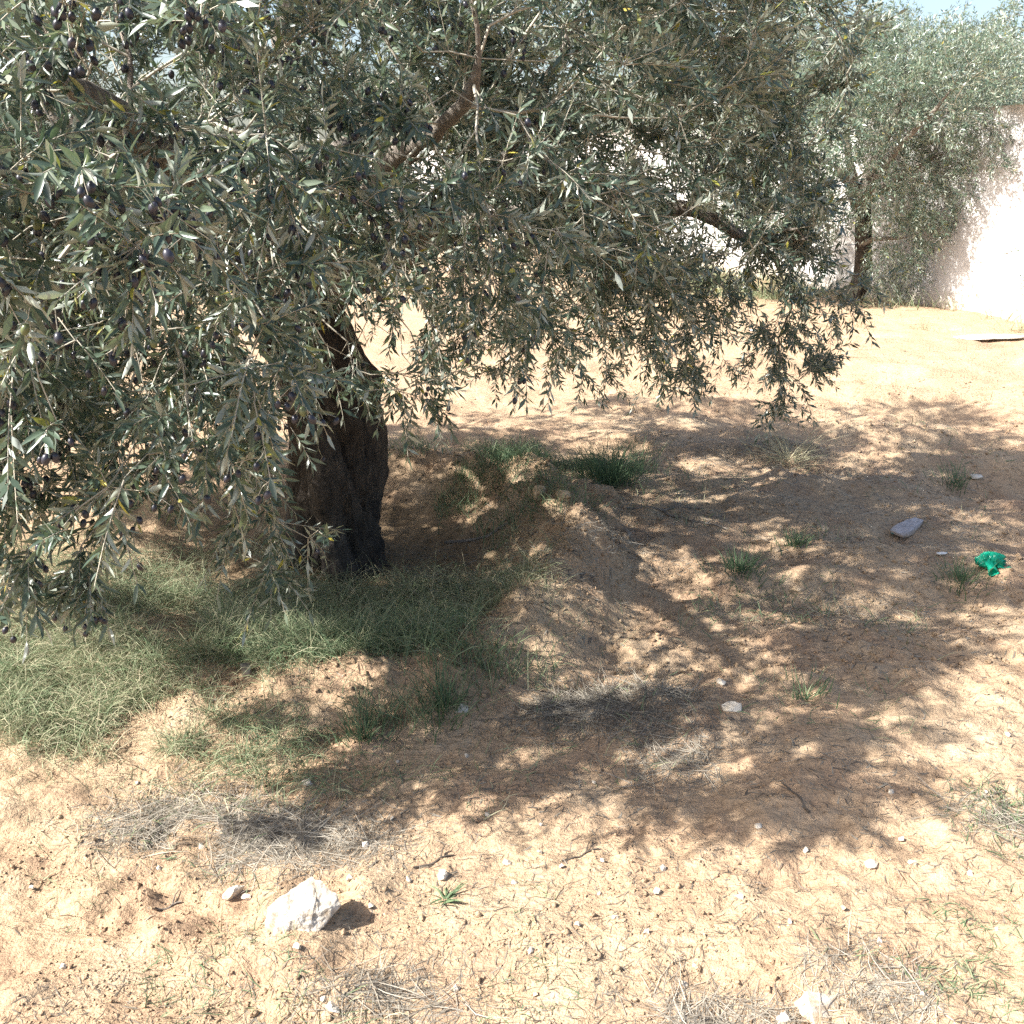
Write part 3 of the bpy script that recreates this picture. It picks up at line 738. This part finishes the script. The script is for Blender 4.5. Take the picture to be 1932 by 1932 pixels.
for (x, y, h, r_, sd, lab) in [
        (7.6, 15.6, 4.1, 1.75, 31, 'tall hazy olive tree beyond the wall at the right, its top against the sky'),
        (5.9, 20.6, 4.75, 2.0, 32, 'tallest olive tree beyond the wall, seen right of the near crown'),
        (9.6, 19.5, 4.2, 2.0, 33, 'olive tree beyond the wall at the far right edge'),
        (3.6, 25.5, 4.6, 2.1, 34, 'distant olive tree beyond the wall, glimpsed past the near crown'),
        (8.0, 24.5, 4.8, 2.2, 35, 'distant olive tree beyond the wall, between two nearer crowns')]:
    far_tree(x, y, sd, lab, h, r_, round_lobes(h, r_, sd), round_limbs(h, r_), 0.16, dens=30, pairs=7, leaf=(0.06, 0.09), per=1.6 if sd < 34 else 1.1)
far_tree(5.95, 11.05, 41, 'small olive shrub at the foot of the white wall, right edge', 0.9, 0.5, [((0, 0, 0.55), (0.42, 0.3, 0.40), 3.0), ((0.2, 0, 0.8), (0.3, 0.25, 0.3), 2.5)],
         [([(0, 0, 0.1), (-0.15, 0, 0.45)], [0.02, 0.012]), ([(0, 0, 0.1), (0.12, 0, 0.6)], [0.02, 0.012])], 0.025, dens=120, trunk_top=(0, 0, 0.2), per=2.0)

# ------------------------------------------------------------------ grass, straw and litter
def blades(x, y, L, W, elev, curl, r, seg=3, az=None):
    n = len(x); z = H(x, y)-0.004; az = r.random(n)*2*math.pi if az is None else az
    h = np.stack([np.cos(az), np.sin(az), np.zeros(n)], 1); P = np.stack([x, y, z], 1)
    side0 = np.stack([-np.sin(az), np.cos(az), np.zeros(n)], 1)
    roll = r.uniform(-1.2, 1.2, n)
    V = []; cur = P.copy(); e = elev.copy(); turn = r.normal(size=n)*0.35
    for k in range(seg+1):
        t = k/seg; w = W*(1-t)**0.6*0.5+0.0002
        hd = np.stack([np.cos(az), np.sin(az), np.zeros(n)], 1)
        d = hd*np.cos(e)[:, None]+np.array([0, 0, 1.0])*np.sin(e)[:, None]
        s = np.stack([-np.sin(az), np.cos(az), np.zeros(n)], 1); nn = np.cross(s, d)
        s = s*np.cos(roll)[:, None]+nn*np.sin(roll)[:, None]
        V.append(cur-s*w[:, None]); V.append(cur+s*w[:, None])
        cur = cur+d*(L/seg)[:, None]; e = e-curl*(1.0/seg); az = az+turn/seg*1.6
    V = np.stack(V, 1); k = 2*(seg+1)
    Q = np.array([[2*i, 2*i+1, 2*i+3, 2*i+2] for i in range(seg)])
    Q = (Q[None]+(np.arange(n)*k)[:, None, None]).reshape(-1, 4)
    gnd = H(V[:, :, 0].ravel(), V[:, :, 1].ravel()).reshape(V.shape[:2])
    V[:, :, 2] = np.maximum(V[:, :, 2], gnd+0.001)
    return V.reshape(-1, 3), Q, k

def scatter(spec, r):
    """spec: (cx, cy, rx, ry, n, power) -> points"""
    xs = []; ys = []
    for cx, cy, rx, ry, n in spec:
        a = r.random(n)*2*math.pi; d = np.sqrt(r.random(n))*0.98+r.normal(size=n)*0.24; d = d*(1+0.35*fbm(np.cos(a)*1.5+cx*9, np.sin(a)*1.5+cy*9, 555, 2))
        xs.append(cx+np.cos(a)*d*rx); ys.append(cy+np.sin(a)*d*ry)
    return np.concatenate(xs), np.concatenate(ys)

def field(name, label, cat, mat, pts, Lr, Wr, er, cr, rr, seed, clump=None, seg=3):
    r = np.random.default_rng(seed); x, y = pts
    if clump is not None:
        keep = fbm(x*clump[0], y*clump[0], seed+100, 3) > clump[1]; x, y = x[keep], y[keep]
    keep = np.hypot(x-TX, y-TY) > 0.24; x, y = x[keep], y[keep]
    n = len(x)
    V, Q, k = blades(x, y, r.uniform(*Lr, n), r.uniform(*Wr, n), r.uniform(*er, n), r.uniform(*cr, n), r, seg)
    rnd = np.clip(r.uniform(*rr, n)+0.25*fbm(x*1.8, y*1.8, seed+7, 2), 0, 1)
    o = link(name, mesh_np(name, V, Q, True, {'rnd': np.repeat(rnd, k)}), mat)
    tag(o, label, cat, kind='stuff'); print(name, n)

r = np.random.default_rng(77)
field('grass', 'wispy green grass in the hollow round the olive trunk', 'grass', M_GRASS,
      scatter([(-0.7, 3.50, 0.85, 0.42, 10000), (-0.70, 3.15, 0.48, 0.22, 8000), (-1.05, 3.25, 0.5, 0.35, 5000), (-0.25, 3.6, 0.35, 0.25, 2500)], r), (0.07, 0.20), (0.0010, 0.0022), (0.4, 1.35), (0.5, 2.8), (0.2, 0.95), 201, (3.2, -0.22))
field('meadow_grass', 'pale green tangled grass at the left edge below the low boughs', 'grass', M_GRASS,
      scatter([(-1.62, 2.9, 0.48, 0.34, 15000), (-1.85, 3.6, 0.6, 0.6, 7000), (-1.2, 3.9, 0.4, 0.5, 3500), (-1.25, 2.72, 0.34, 0.2, 4500), (-0.9, 2.62, 0.35, 0.14, 1600), (-0.7, 2.42, 0.4, 0.12, 600)], r), (0.05, 0.17), (0.0010, 0.0021), (0.25, 1.25), (0.6, 2.9), (0.35, 1.05), 202, (3.4, -0.2))
field('bank_grass', 'grass growing on the bank behind the olive trunk', 'grass', M_GRASS,
      scatter([(0.1, 5.35, 0.65, 0.3, 1800), (-0.3, 4.95, 0.5, 0.25, 2000), (0.4, 5.45, 0.3, 0.2, 1000), (0.1, 4.35, 0.3, 0.25, 500), (-0.1, 2.95, 0.22, 0.1, 350), (-0.35, 2.75, 0.2, 0.08, 250)], r), (0.05, 0.17), (0.0018, 0.0036), (0.7, 1.5), (0.1, 1.6), (0.0, 0.7), 203, (3.4, -0.15))
# thin growth over the open soil
def open_pts(n, r, x0, x1, y0, y1, p=1.5):
    y = y0+(y1-y0)*r.random(n)**p; x = (x0+(x1-x0)*r.random(n))*np.maximum(y, 1.6)/3.0; return x, y
field('sparse_grass', 'thin scattered grass on the open sandy soil', 'grass', M_GRASS, open_pts(9000, r, -1.8, 1.9, 1.3, 9.0, 1.8), (0.02, 0.08), (0.0014, 0.003), (0.2, 1.4), (0.2, 1.8), (0.2, 0.95), 204, (1.8, 0.05))
field('wall_grass', 'tall green and yellow grass growing along the foot of the wall', 'grass', M_GRASS,
      scatter([(3.0, 15.2, 1.0, 2.0, 5200), (2.2, 17.5, 1.0, 1.8, 3000), (3.7, 13.7, 0.5, 0.6, 1500), (4.9, 12.2, 0.9, 0.35, 160), (5.6, 10.7, 0.7, 0.5, 500)], r), (0.10, 0.42), (0.004, 0.009), (0.6, 1.5), (0.2, 1.8), (0.3, 1.0), 205, (1.4, -0.12))
field('straw', 'matted grey dry grass lying in patches on the soil', 'dry grass', M_STRAW,
      scatter([(-0.80, 2.22, 0.30, 0.14, 3000), (-0.55, 2.12, 0.26, 0.10, 1400), (0.28, 2.78, 0.34, 0.15, 3400), (0.48, 2.48, 0.14, 0.2, 900), (1.45, 5.6, 0.5, 0.2, 1300), (0.85, 4.65, 0.4, 0.25, 1300),
               (0.42, 1.52, 0.16, 0.07, 700), (-0.24, 1.6, 0.16, 0.06, 350), (0.75, 1.6, 0.14, 0.12, 500), (1.25, 2.12, 0.12, 0.12, 450), (0.95, 2.5, 0.18, 0.1, 180), (1.9, 4.4, 0.5, 0.3, 600), (0.2, 3.75, 0.25, 0.25, 700), (0.35, 4.2, 0.3, 0.3, 900), (1.3, 4.9, 0.6, 0.3, 900), (2.1, 5.2, 0.5, 0.3, 500), (1.2, 3.6, 0.4, 0.2, 500), (2.4, 6.4, 0.8, 0.4, 500), (0.9, 5.9, 0.5, 0.3, 400)], r),
      (0.04, 0.14), (0.0011, 0.0024), (-0.1, 0.26), (-0.5, 0.7), (0.1, 0.95), 206, (6.0, -0.25))
field('leaf_litter', 'fallen twigs, stalks and leaves strewn over the soil', 'litter', M_STRAW, open_pts(24000, r, -1.9, 1.9, 1.25, 9.0, 2.0), (0.008, 0.042), (0.0010, 0.0034), (-0.05, 0.6), (-0.4, 0.9), (-0.1, 0.5), 207, (2.6, -0.15), 2)
field('fallen_leaves', 'dead olive leaves fallen on the soil under and beside the crown', 'leaves', M_STRAW, (lambda a, b: (np.concatenate([a[0], b[0]]), np.concatenate([a[1], b[1]])))(open_pts(5000, r, -0.6, 1.9, 2.2, 9.0, 1.3), scatter([(0.3, 4.0, 1.3, 1.6, 5000)], r)),
      (0.018, 0.042), (0.003, 0.0065), (-0.05, 0.35), (-0.5, 0.6), (0.0, 0.75), 209, (2.2, -0.12), 2)
field('furrow_weeds', 'thin green and dry weeds on the rutted soil towards the wall', 'weeds', M_GRASS, scatter([(1.3, 4.6, 0.9, 0.5, 700), (2.4, 5.6, 0.9, 0.7, 500), (2.6, 8.5, 1.8, 1.0, 900), (4.4, 10.6, 1.2, 0.6, 1100), (1.1, 3.5, 0.6, 0.3, 450), (0.25, 3.9, 0.35, 0.4, 600), (3.4, 7.0, 1.0, 0.5, 400)], r), (0.03, 0.12), (0.0018, 0.004), (0.1, 1.4), (0.1, 1.8), (0.1, 1.0), 210, (2.6, 0.0))
field('weeds', 'low green weeds at the lower right corner', 'weeds', M_GRASS, scatter([(0.85, 1.58, 0.2, 0.14, 380), (1.0, 1.75, 0.15, 0.12, 160), (1.3, 2.15, 0.14, 0.16, 450)], r), (0.02, 0.06), (0.0014, 0.003), (0.1, 1.0), (0.2, 1.6), (0.2, 0.95), 208, (5.0, -0.1))

# crumbs of soil
def crumbs():
    r = np.random.default_rng(91); n = 16000
    x, y = open_pts(n, r, -1.9, 1.9, 1.25, 7.5, 2.0)
    k = fbm(x*2.4, y*2.4, 301, 3) > -0.12; x, y = x[k], y[k]; n = len(x)
    s = r.uniform(0.0018, 0.0048, n)*np.where(r.random(n) < 0.05, 2.2, 1)
    th = r.random(3600)*6.28; dd = 1.0+r.normal(size=3600)*0.16; xc = TX+np.cos(th)*dd*1.08; yc = TY+np.sin(th)*dd*1.2
    kk = (xc > -1.2) & (yc < 5.4); xr, yr = open_pts(2200, r, 0.3, 1.9, 3.0, 8.0, 1.2)
    x = np.concatenate([x, xc[kk], xr]); y = np.concatenate([y, yc[kk], yr]); s = np.concatenate([s, r.uniform(0.003, 0.008, kk.sum())*np.where(r.random(kk.sum()) < 0.12, 2.0, 1), r.uniform(0.004, 0.012, 2200)]); n = len(x)
    B = np.array([[1, 0, 0], [-1, 0, 0], [0, 1, 0], [0, -1, 0], [0, 0, 0.8], [0, 0, -0.8]], float)
    V = B[None]*s[:, None, None]*r.uniform(0.45, 1.7, (n, 6, 1)); a = r.random(n)*6.28; c, sn = np.cos(a)[:, None], np.sin(a)[:, None]
    V = np.stack([V[:, :, 0]*c-V[:, :, 1]*sn, V[:, :, 0]*sn+V[:, :, 1]*c, V[:, :, 2]], -1)+np.stack([x, y, H(x, y)+s*0.2], 1)[:, None]
    F = np.array([[0, 2, 4], [2, 1, 4], [1, 3, 4], [3, 0, 4], [2, 0, 5], [1, 2, 5], [3, 1, 5], [0, 3, 5]])
    o = link('soil_crumbs', mesh_np('soil_crumbs', V.reshape(-1, 3), (F[None]+(np.arange(n)*6)[:, None, None]).reshape(-1, 3), False), M_SOIL)
    tag(o, 'crumbs and clods of sandy soil strewn over the ground', 'soil', kind='stuff')
crumbs()

# tufts one can pick out
def tuft(px, py, n, Lr, spread, rr, label, elev=(0.9, 1.5), w=(0.0025, 0.0045)):
    r = np.random.default_rng(int(px*7+py)); x0, y0, z0 = G(px, py)
    a = r.random(n)*6.28; d = np.abs(r.normal(size=n))*spread*0.5
    x = x0+np.cos(a)*d; y = y0+np.sin(a)*d
    V, Q, k = blades(x, y, r.uniform(*Lr, n), r.uniform(*w, n), r.uniform(*elev, n), r.uniform(0.1, 1.2, n), r, 3, a+r.normal(size=n)*0.6)
    o = link('grass_tuft', mesh_np('grass_tuft', V-np.array([x0, y0, z0]), Q, True, {'rnd': np.repeat(r.uniform(*rr, n), k)}), M_GRASS)
    o.location = (x0, y0, z0); tag(o, label, 'grass tuft', 'tufts of grass')
tuft(1150, 915, 420, (0.14, 0.30), 0.22, (0.0, 0.45), 'tall bright green grass tuft on the bank behind the trunk')
tuft(1395, 1078, 170, (0.06, 0.13), 0.14, (0.0, 0.4), 'dark green grass tuft beside the sunlit bare patch')
tuft(1500, 1030, 110, (0.05, 0.11), 0.08, (0.0, 0.5), 'small green tuft left of the grey slab')
tuft(1812, 1098, 110, (0.06, 0.12), 0.12, (0.05, 0.5), 'green tuft left of the green plastic bag')
tuft(840, 1335, 150, (0.07, 0.15), 0.14, (0.05, 0.5), 'green tuft at the foot of the shaded bank')
tuft(690, 1395, 110, (0.05, 0.12), 0.10, (0.1, 0.55), 'green tuft at the left tip of the shaded grass')
tuft(1520, 1320, 60, (0.04, 0.1), 0.12, (0.1, 0.6), 'thin tuft in the branch shadow right of the straw mat')
tuft(1800, 915, 80, (0.06, 0.13), 0.12, (0.05, 0.5), 'green tuft in the shaded furrow near the right edge')
tuft(1490, 868, 170, (0.15, 0.32), 0.16, (0.85, 1.0), 'dry straw-coloured tuft leaning out of the furrow', (0.2, 1.1))
tuft(840, 1700, 26, (0.03, 0.06), 0.02, (0.2, 0.5), 'small green sprout in the open sand right of the white rock', (0.3, 1.0), (0.004, 0.007))

# ------------------------------------------------------------------ stones
def hull_rock(name, pts, seed, amp=0.004, cuts=2, mat=None):
    import bmesh
    bm = bmesh.new()
    for p in pts: bm.verts.new(p)
    res = bmesh.ops.convex_hull(bm, input=list(bm.verts))
    junk = [v for v in bm.verts if not v.link_faces]
    bmesh.ops.delete(bm, geom=junk, context='VERTS')
    bmesh.ops.triangulate(bm, faces=list(bm.faces))
    for c in range(cuts):
        bmesh.ops.subdivide_edges(bm, edges=list(bm.edges), cuts=1, use_grid_fill=True, smooth=0.0)
        bmesh.ops.triangulate(bm, faces=[f for f in bm.faces if len(f.verts) > 4])
    size = max(v.co.length for v in bm.verts)
    for v in bm.verts:
        k = v.co/size
        f3 = fbm(np.array(k.x*2.6+seed), np.array(k.y*2.6), seed, 4, 0.6)+fbm(np.array(k.y*2.6+seed), np.array(k.z*2.6+9), seed+1, 4, 0.6)+fbm(np.array(k.z*2.6+seed), np.array(k.x*2.6+4), seed+2, 4, 0.6)
        v.co += v.co.normalized()*amp*float(f3)*0.8
    me = bpy.data.meshes.new(name); bm.to_mesh(me); bm.free()
    for p in me.polygons: p.use_smooth = False
    if mat: me.materials.append(mat)
    return me

def rand_pts(r, sx, sy, sz, n=16):
    d = norm(r.normal(size=(n, 3))); return d*np.array([sx, sy, sz])*r.uniform(0.8, 1.05, (n, 1))

def stone(px, py, sx, sy, sz, label, mat, seed, rz=0.0, sink=0.42, cuts=1, name='stone', pts=None, amp=None):
    r = np.random.default_rng(seed); x, y, z = G(px, py)
    me = hull_rock(name, rand_pts(r, sx, sy, sz) if pts is None else pts, seed, sx*0.10 if amp is None else amp, cuts, mat)
    o = link(name, me); zg = float(np.mean(H(np.array([x, x+sx*0.5, x-sx*0.5, x, x]), np.array([y, y, y, y+sy*0.5, y-sy*0.5]))))
    o.location = (x, y, zg+sz*(1-2*sink) if pts is None else zg-0.006); o.rotation_euler = (0, 0, rz)
    tag(o, label, 'stone' if name != 'rock' else 'rock', 'stones on the soil' if name != 'rock' else None); return o

big = [(-0.050, -0.066, -0.02), (-0.084, -0.016, -0.02), (-0.078, -0.010, 0.052), (-0.060, 0.012, 0.058), (-0.048, -0.046, 0.030), (-0.02, 0.018, 0.056), (-0.004, 0.045, 0.072), (0.014, 0.052, 0.078),
       (0.040, 0.046, 0.072), (0.070, 0.026, 0.050), (0.080, 0.012, 0.034), (0.060, 0.004, -0.01), (0.058, -0.016, 0.012), (0.02, -0.050, 0.002), (0.0, -0.056, -0.02), (0.03, 0.05, -0.02), (-0.06, 0.045, -0.02), (0.03, -0.022, 0.044), (0.062, 0.0, 0.040)]
stone(572, 1735, 0.085, 0.06, 0.08, 'big angular white limestone rock in the lower left foreground', M_ROCK, 3, pts=[(a*1.0, b, c) for a, b, c in big], cuts=4, amp=0.010, name='rock')
stone(1552, 1912, 0.062, 0.045, 0.035, 'long white limestone rock cut off by the bottom edge', M_ROCK, 5, rz=-0.35, cuts=2, name='rock')
stone(440, 1690, 0.038, 0.018, 0.02, 'pale broken stone just left of the big white rock', M_WHITE, 6, rz=0.8, cuts=2)
stone(465, 1695, 0.014, 0.012, 0.010, 'small chip between the broken stone and the big rock', M_WHITE, 61)
stone(1478, 1925, 0.018, 0.014, 0.012, 'white chip left of the rock on the bottom edge', M_WHITE, 62)
stone(636, 1905, 0.022, 0.016, 0.014, 'white stone near the bottom edge, under the big rock', M_WHITE, 7, cuts=2)
stone(836, 1657, 0.017, 0.017, 0.017, 'rounded white stone right of the big rock', M_WHITE, 8, cuts=2)
stone(957, 1632, 0.026, 0.011, 0.010, 'long narrow cream stone in the middle foreground', M_WHITE, 9, rz=-0.7, cuts=2)
stone(1643, 1634, 0.021, 0.015, 0.014, 'white stone below the leaf shadow at the right', M_WHITE, 10, rz=-0.6, cuts=2)
stone(1383, 1340, 0.042, 0.026, 0.026, 'pale stone lying in the shade right of the straw mat', M_WHITE, 11, cuts=2)
stone(870, 1343, 0.026, 0.019, 0.018, 'pale stone at the foot of the grassy bank', M_WHITE, 12, cuts=2)
stone(465, 1272, 0.028, 0.026, 0.045, 'upright grey stone on the edge of the grass hollow', M_GREY, 13, cuts=2)
stone(1432, 1022, 0.055, 0.03, 0.03, 'pale stone half buried right of the heap', M_TAN, 14, rz=0.4, cuts=2)
stone(1552, 1000, 0.03, 0.025, 0.022, 'tan stone left of the weathered slab', M_TAN, 15, cuts=2)
stone(1462, 1040, 0.03, 0.025, 0.025, 'tan stone under the shaded dry brush', M_TAN, 151, cuts=2)
stone(1178, 1012, 0.042, 0.03, 0.036, 'grey rounded stone in the shade behind the heap', M_GREY, 16, cuts=2)
stone(1018, 938, 0.05, 0.045, 0.045, 'tan clod on top of the bank behind the trunk', M_TAN, 17, cuts=2)
stone(1060, 940, 0.04, 0.035, 0.035, 'smaller tan clod right of the one on the bank', M_TAN, 171, cuts=2)
stone(1502, 1118, 0.03, 0.024, 0.02, 'pinkish stone in the shade below the tuft', M_TAN, 18, cuts=2)
stone(580, 1478, 0.022, 0.016, 0.014, 'white stone right of the grey straw patch', M_WHITE, 19, cuts=2)
stone(1360, 1290, 0.02, 0.016, 0.014, 'small pale stone above the shaded pale stone', M_WHITE, 20)
stone(1840, 902, 0.05, 0.03, 0.02, 'white flake in the furrow near the right edge', M_WHITE, 21)
stone(1165, 1205, 0.02, 0.015, 0.014, 'pebble beside the root-like branch shadow', M_TAN, 22)
stone(1430, 1560, 0.012, 0.01, 0.009, 'pebble at the left of the lower leaf shadow', M_WHITE, 23)

# pebbles
r = np.random.default_rng(123)
pm = [hull_rock('pebble', rand_pts(r, 0.011, 0.009, 0.008, 12), 400+k, 0.001, 1, M_WHITE if k < 6 else M_TAN) for k in range(8)]
spots = [(740, 1548), (1137, 1625), (1018, 1613), (1060, 1640), (1250, 1640), (970, 1668), (1130, 1690), (1220, 1760), (1330, 1770), (1160, 1735), (1290, 1860), (770, 1665), (700, 1715), (1520, 1608), (1680, 1500),
         (1090, 1748), (1490, 1740), (1660, 1778), (1310, 1830), (860, 1870), (570, 1880), (610, 1888), (1900, 1390), (660, 1660), (1240, 1690), (560, 1795), (750, 1440), (1020, 1560), (1720, 1630), (1590, 1720),
         (60, 1680), (120, 1830), (180, 1590), (260, 1480), (1395, 1700), (1700, 1590), (1830, 1650), (1860, 1500), (1200, 1560), (1120, 1480), (880, 1430), (300, 1640), (380, 1600), (920, 1540), (1000, 1800), (1120, 1850), (1010, 1880), (690, 1600), (1740, 1880), (1880, 1760)]

for q, (px, py) in enumerate(spots):
    x, y, z = G(px, py); s = r.uniform(0.55, 1.15) if q < 50 else r.uniform(0.3, 0.7)
    o = link('pebble', pm[int(r.integers(0, 8))]); o.location = (x, y, z+0.004*s); o.scale = (s, s, s); o.rotation_euler = (r.normal()*0.3, r.normal()*0.3, r.random()*6.28)
    tag(o, 'tiny pale pebble loose on the sandy soil', 'pebble', 'loose pebbles on the sand')

# ------------------------------------------------------------------ odds and ends lying about
def slab():
    x, y, z = G(1712, 1000); r = np.random.default_rng(8)
    pts = []
    for t in np.linspace(-1, 1, 9):
        w = 0.036*(1-0.35*t)*(1+0.12*r.normal())
        for s in (-1, 1): pts += [(t*0.105, s*w*(1-0.5*max(0, abs(t)-0.7)), 0.0), (t*0.105, s*w*0.9, 0.018+0.004*r.normal())]
    o = link('slab', hull_rock('slab', pts, 8, 0.004, 2, M_SLAB)); o.location = (x, y, z-0.005+0.012); o.rotation_euler = (0.1, -0.08, 0.72)
    tag(o, 'weathered grey slab lying tilted beside a scrap of turquoise plastic', 'slab')
slab()

def crumple(name, x, y, z, pts_fn, mat, label, cat, nu=26, nv=14, rz=0):
    U, Vv = np.meshgrid(np.linspace(0, 2*math.pi, nu, endpoint=False), np.linspace(0, 1, nv)); V = pts_fn(U, Vv)
    idx = np.arange(nu*nv).reshape(nv, nu); a = idx[:-1]; b = np.roll(idx, -1, 1)[:-1]; c = np.roll(idx, -1, 1)[1:]; d = idx[1:]
    me = mesh_np(name, V.reshape(-1, 3), np.stack([a, b, c, d], -1).reshape(-1, 4), False)
    o = link(name, me, mat); o.location = (x, y, z); o.rotation_euler = (0, 0, rz); tag(o, label, cat); return o

def bag_fn(U, T):
    ph = T*math.pi; rad = np.sin(ph)**0.8; zc = 0.5-0.5*np.cos(ph)
    k = 0.88+0.34*fbm(np.cos(U)*2.4+T*3, np.sin(U)*2.4, 801, 3)-0.55*np.abs(fbm(np.cos(U)*3.4+T*2, np.sin(U)*3.4+T*4, 805, 2))+0.30*np.abs(fbm(np.cos(U)*6, np.sin(U)*6+T*9, 806, 2))
    return np.stack([np.cos(U)*rad*0.062*k, np.sin(U)*rad*0.042*k, zc*0.062*(1+0.3*fbm(np.cos(U)*3, np.sin(U)*3+T, 809, 2))-0.004], -1)
M_BAG = plain_mat('green_plastic', (0.01, 0.40, 0.25), 0.28, 0.5, 0.5)
bx, by, bz = G(1868, 1075)
bag = empty('plastic_bag', (bx, by, bz)); tag(bag, 'crumpled bright green plastic bag on the soil near the right edge', 'plastic bag')
o = crumple('bag_body', 0, 0, 0, bag_fn, M_BAG, None, None, 56, 28); o.parent = bag; o.location = (0, 0.02, 0.004)
def neck_fn(U, T):
    f = 0.016+0.006*np.abs(T-0.2); k = 1+0.25*np.sin(U*3+T*2)
    return np.stack([np.cos(U)*f*k-0.018-0.004*T, -0.02-T*0.05+0*U, 0.028+np.sin(U)*f*0.8*k-T*0.014], -1)
o = crumple('bag_neck', 0, 0, 0, neck_fn, M_BAG, None, None, 12, 7); o.parent = bag
def tail_fn(U, T):
    f = 0.010*(1-0.4*T); return np.stack([0.02+T*0.055+0*U, -0.012-T*0.012+np.cos(U)*f, 0.014+np.sin(U)*f*0.5+0.004*np.sin(T*9)], -1)
o = crumple('bag_handle', 0, 0, 0, tail_fn, M_BAG, None, None, 8, 8); o.parent = bag

def sheet(name, px, py, w, d, h, mat, label, cat, rz, seed, th=0.003):
    x, y, z = G(px, py); n = 10; U, W_ = np.meshgrid(np.linspace(-1, 1, n), np.linspace(-1, 1, 6))
    edge = 1+0.18*fbm(U*2, W_*2, seed, 2)
    X = U*w*edge; Y = W_*d*edge*(1-0.45*np.abs(U)**3); Z = h*(0.6+0.6*fbm(U*1.7+seed, W_*1.7, seed+2, 2))
    top = np.stack([X, Y, Z+th], -1).reshape(-1, 3); bot = np.stack([X, Y, Z-th*0.3], -1).reshape(-1, 3)
    idx = np.arange(60).reshape(6, n); q = np.stack([idx[:-1, :-1], idx[:-1, 1:], idx[1:, 1:], idx[1:, :-1]], -1).reshape(-1, 4)
    ring = list(idx[0])+list(idx[1:, -1])+list(idx[-1, ::-1][1:])+list(idx[::-1, 0][1:-1]); ring = np.array(ring); r2 = np.roll(ring, -1)
    sd = np.stack([ring, ring+60, r2+60, r2], -1)
    me = mesh_np(name, np.concatenate([top, bot]), np.concatenate([q, q[:, ::-1]+60, sd]), False)
    o = link(name, me, mat); o.location = (x, y, z+0.006); o.rotation_euler = (0, 0, rz); tag(o, label, cat)
M_SCRAP = plain_mat('white_plastic', (0.72, 0.70, 0.66), 0.5)
M_TURQ = plain_mat('turquoise_plastic', (0.05, 0.33, 0.36), 0.4)
sheet('plastic_scrap', 1686, 1012, 0.020, 0.014, 0.012, M_TURQ, 'scrap of turquoise plastic at the left end of the grey slab', 'plastic scrap', 0.6, 51)
sheet('paper_scrap', 1775, 1048, 0.022, 0.012, 0.006, M_SCRAP, 'small white scrap between the slab and the green bag', 'scrap', 0.2, 53)
sheet('fallen_board', 1870, 641, 0.34, 0.10, 0.025, M_SCRAP, 'long white sheet lying flat near the foot of the wall', 'sheet', 0.15, 55, 0.012)

def stick(px, py, L, rad, ang, label, seed, mat=None, tilt=0.08):
    x, y, z = G(px, py); r = np.random.default_rng(seed); n = 7; t = np.linspace(-0.5, 0.5, n)
    P = np.stack([t*L, r.normal(size=n)*L*0.02, rad*0.6+t*L*tilt*0.2+np.abs(r.normal(size=n))*0.001], 1)
    g = np.array([float(H(x+math.cos(ang)*k*L, y+math.sin(ang)*k*L)) for k in t])-z; P[:, 2] += np.maximum(g, -0.01)
    V, Q = tube(P, rad*np.linspace(1.1, 0.7, n), 7, seed, 0.3)
    s = tube(np.array([P[4], P[4]+np.array([0.015, 0.02, 0.008]), P[4]+np.array([0.03, 0.03, 0.01])])*1.0, np.array([rad*0.6, rad*0.5, rad*0.3]), 5)
    V, Q = merge([(V, Q), s]); o = link('stick', mesh_np('stick', V, Q, True), mat or M_BARK); o.location = (x, y, z); o.rotation_euler = (0, 0, ang); tag(o, label, 'stick', 'sticks on the soil')
stick(318, 1715, 0.06, 0.0035, 0.65, 'short grey broken stick left of the big white rock', 1)
stick(1250, 965, 0.42, 0.006, 0.12, 'long bare dead stick lying across the shaded dry brush', 2)
stick(1310, 985, 0.35, 0.005, -0.5, 'dead forked stick leaning on the shaded dry brush', 3)
stick(900, 1020, 0.30, 0.007, 0.05, 'bare stick lying in the hollow right of the trunk', 4)
stick(1095, 1620, 0.10, 0.0025, 0.35, 'thin pale stalk in the middle foreground', 5, M_STRAW)
stick(820, 1630, 0.11, 0.003, 0.5, 'dry stalk beside the rounded white stone', 6, M_STRAW)
stick(1500, 1500, 0.13, 0.0025, 1.9, 'dry stalk in the lower leaf shadow', 7, M_STRAW)
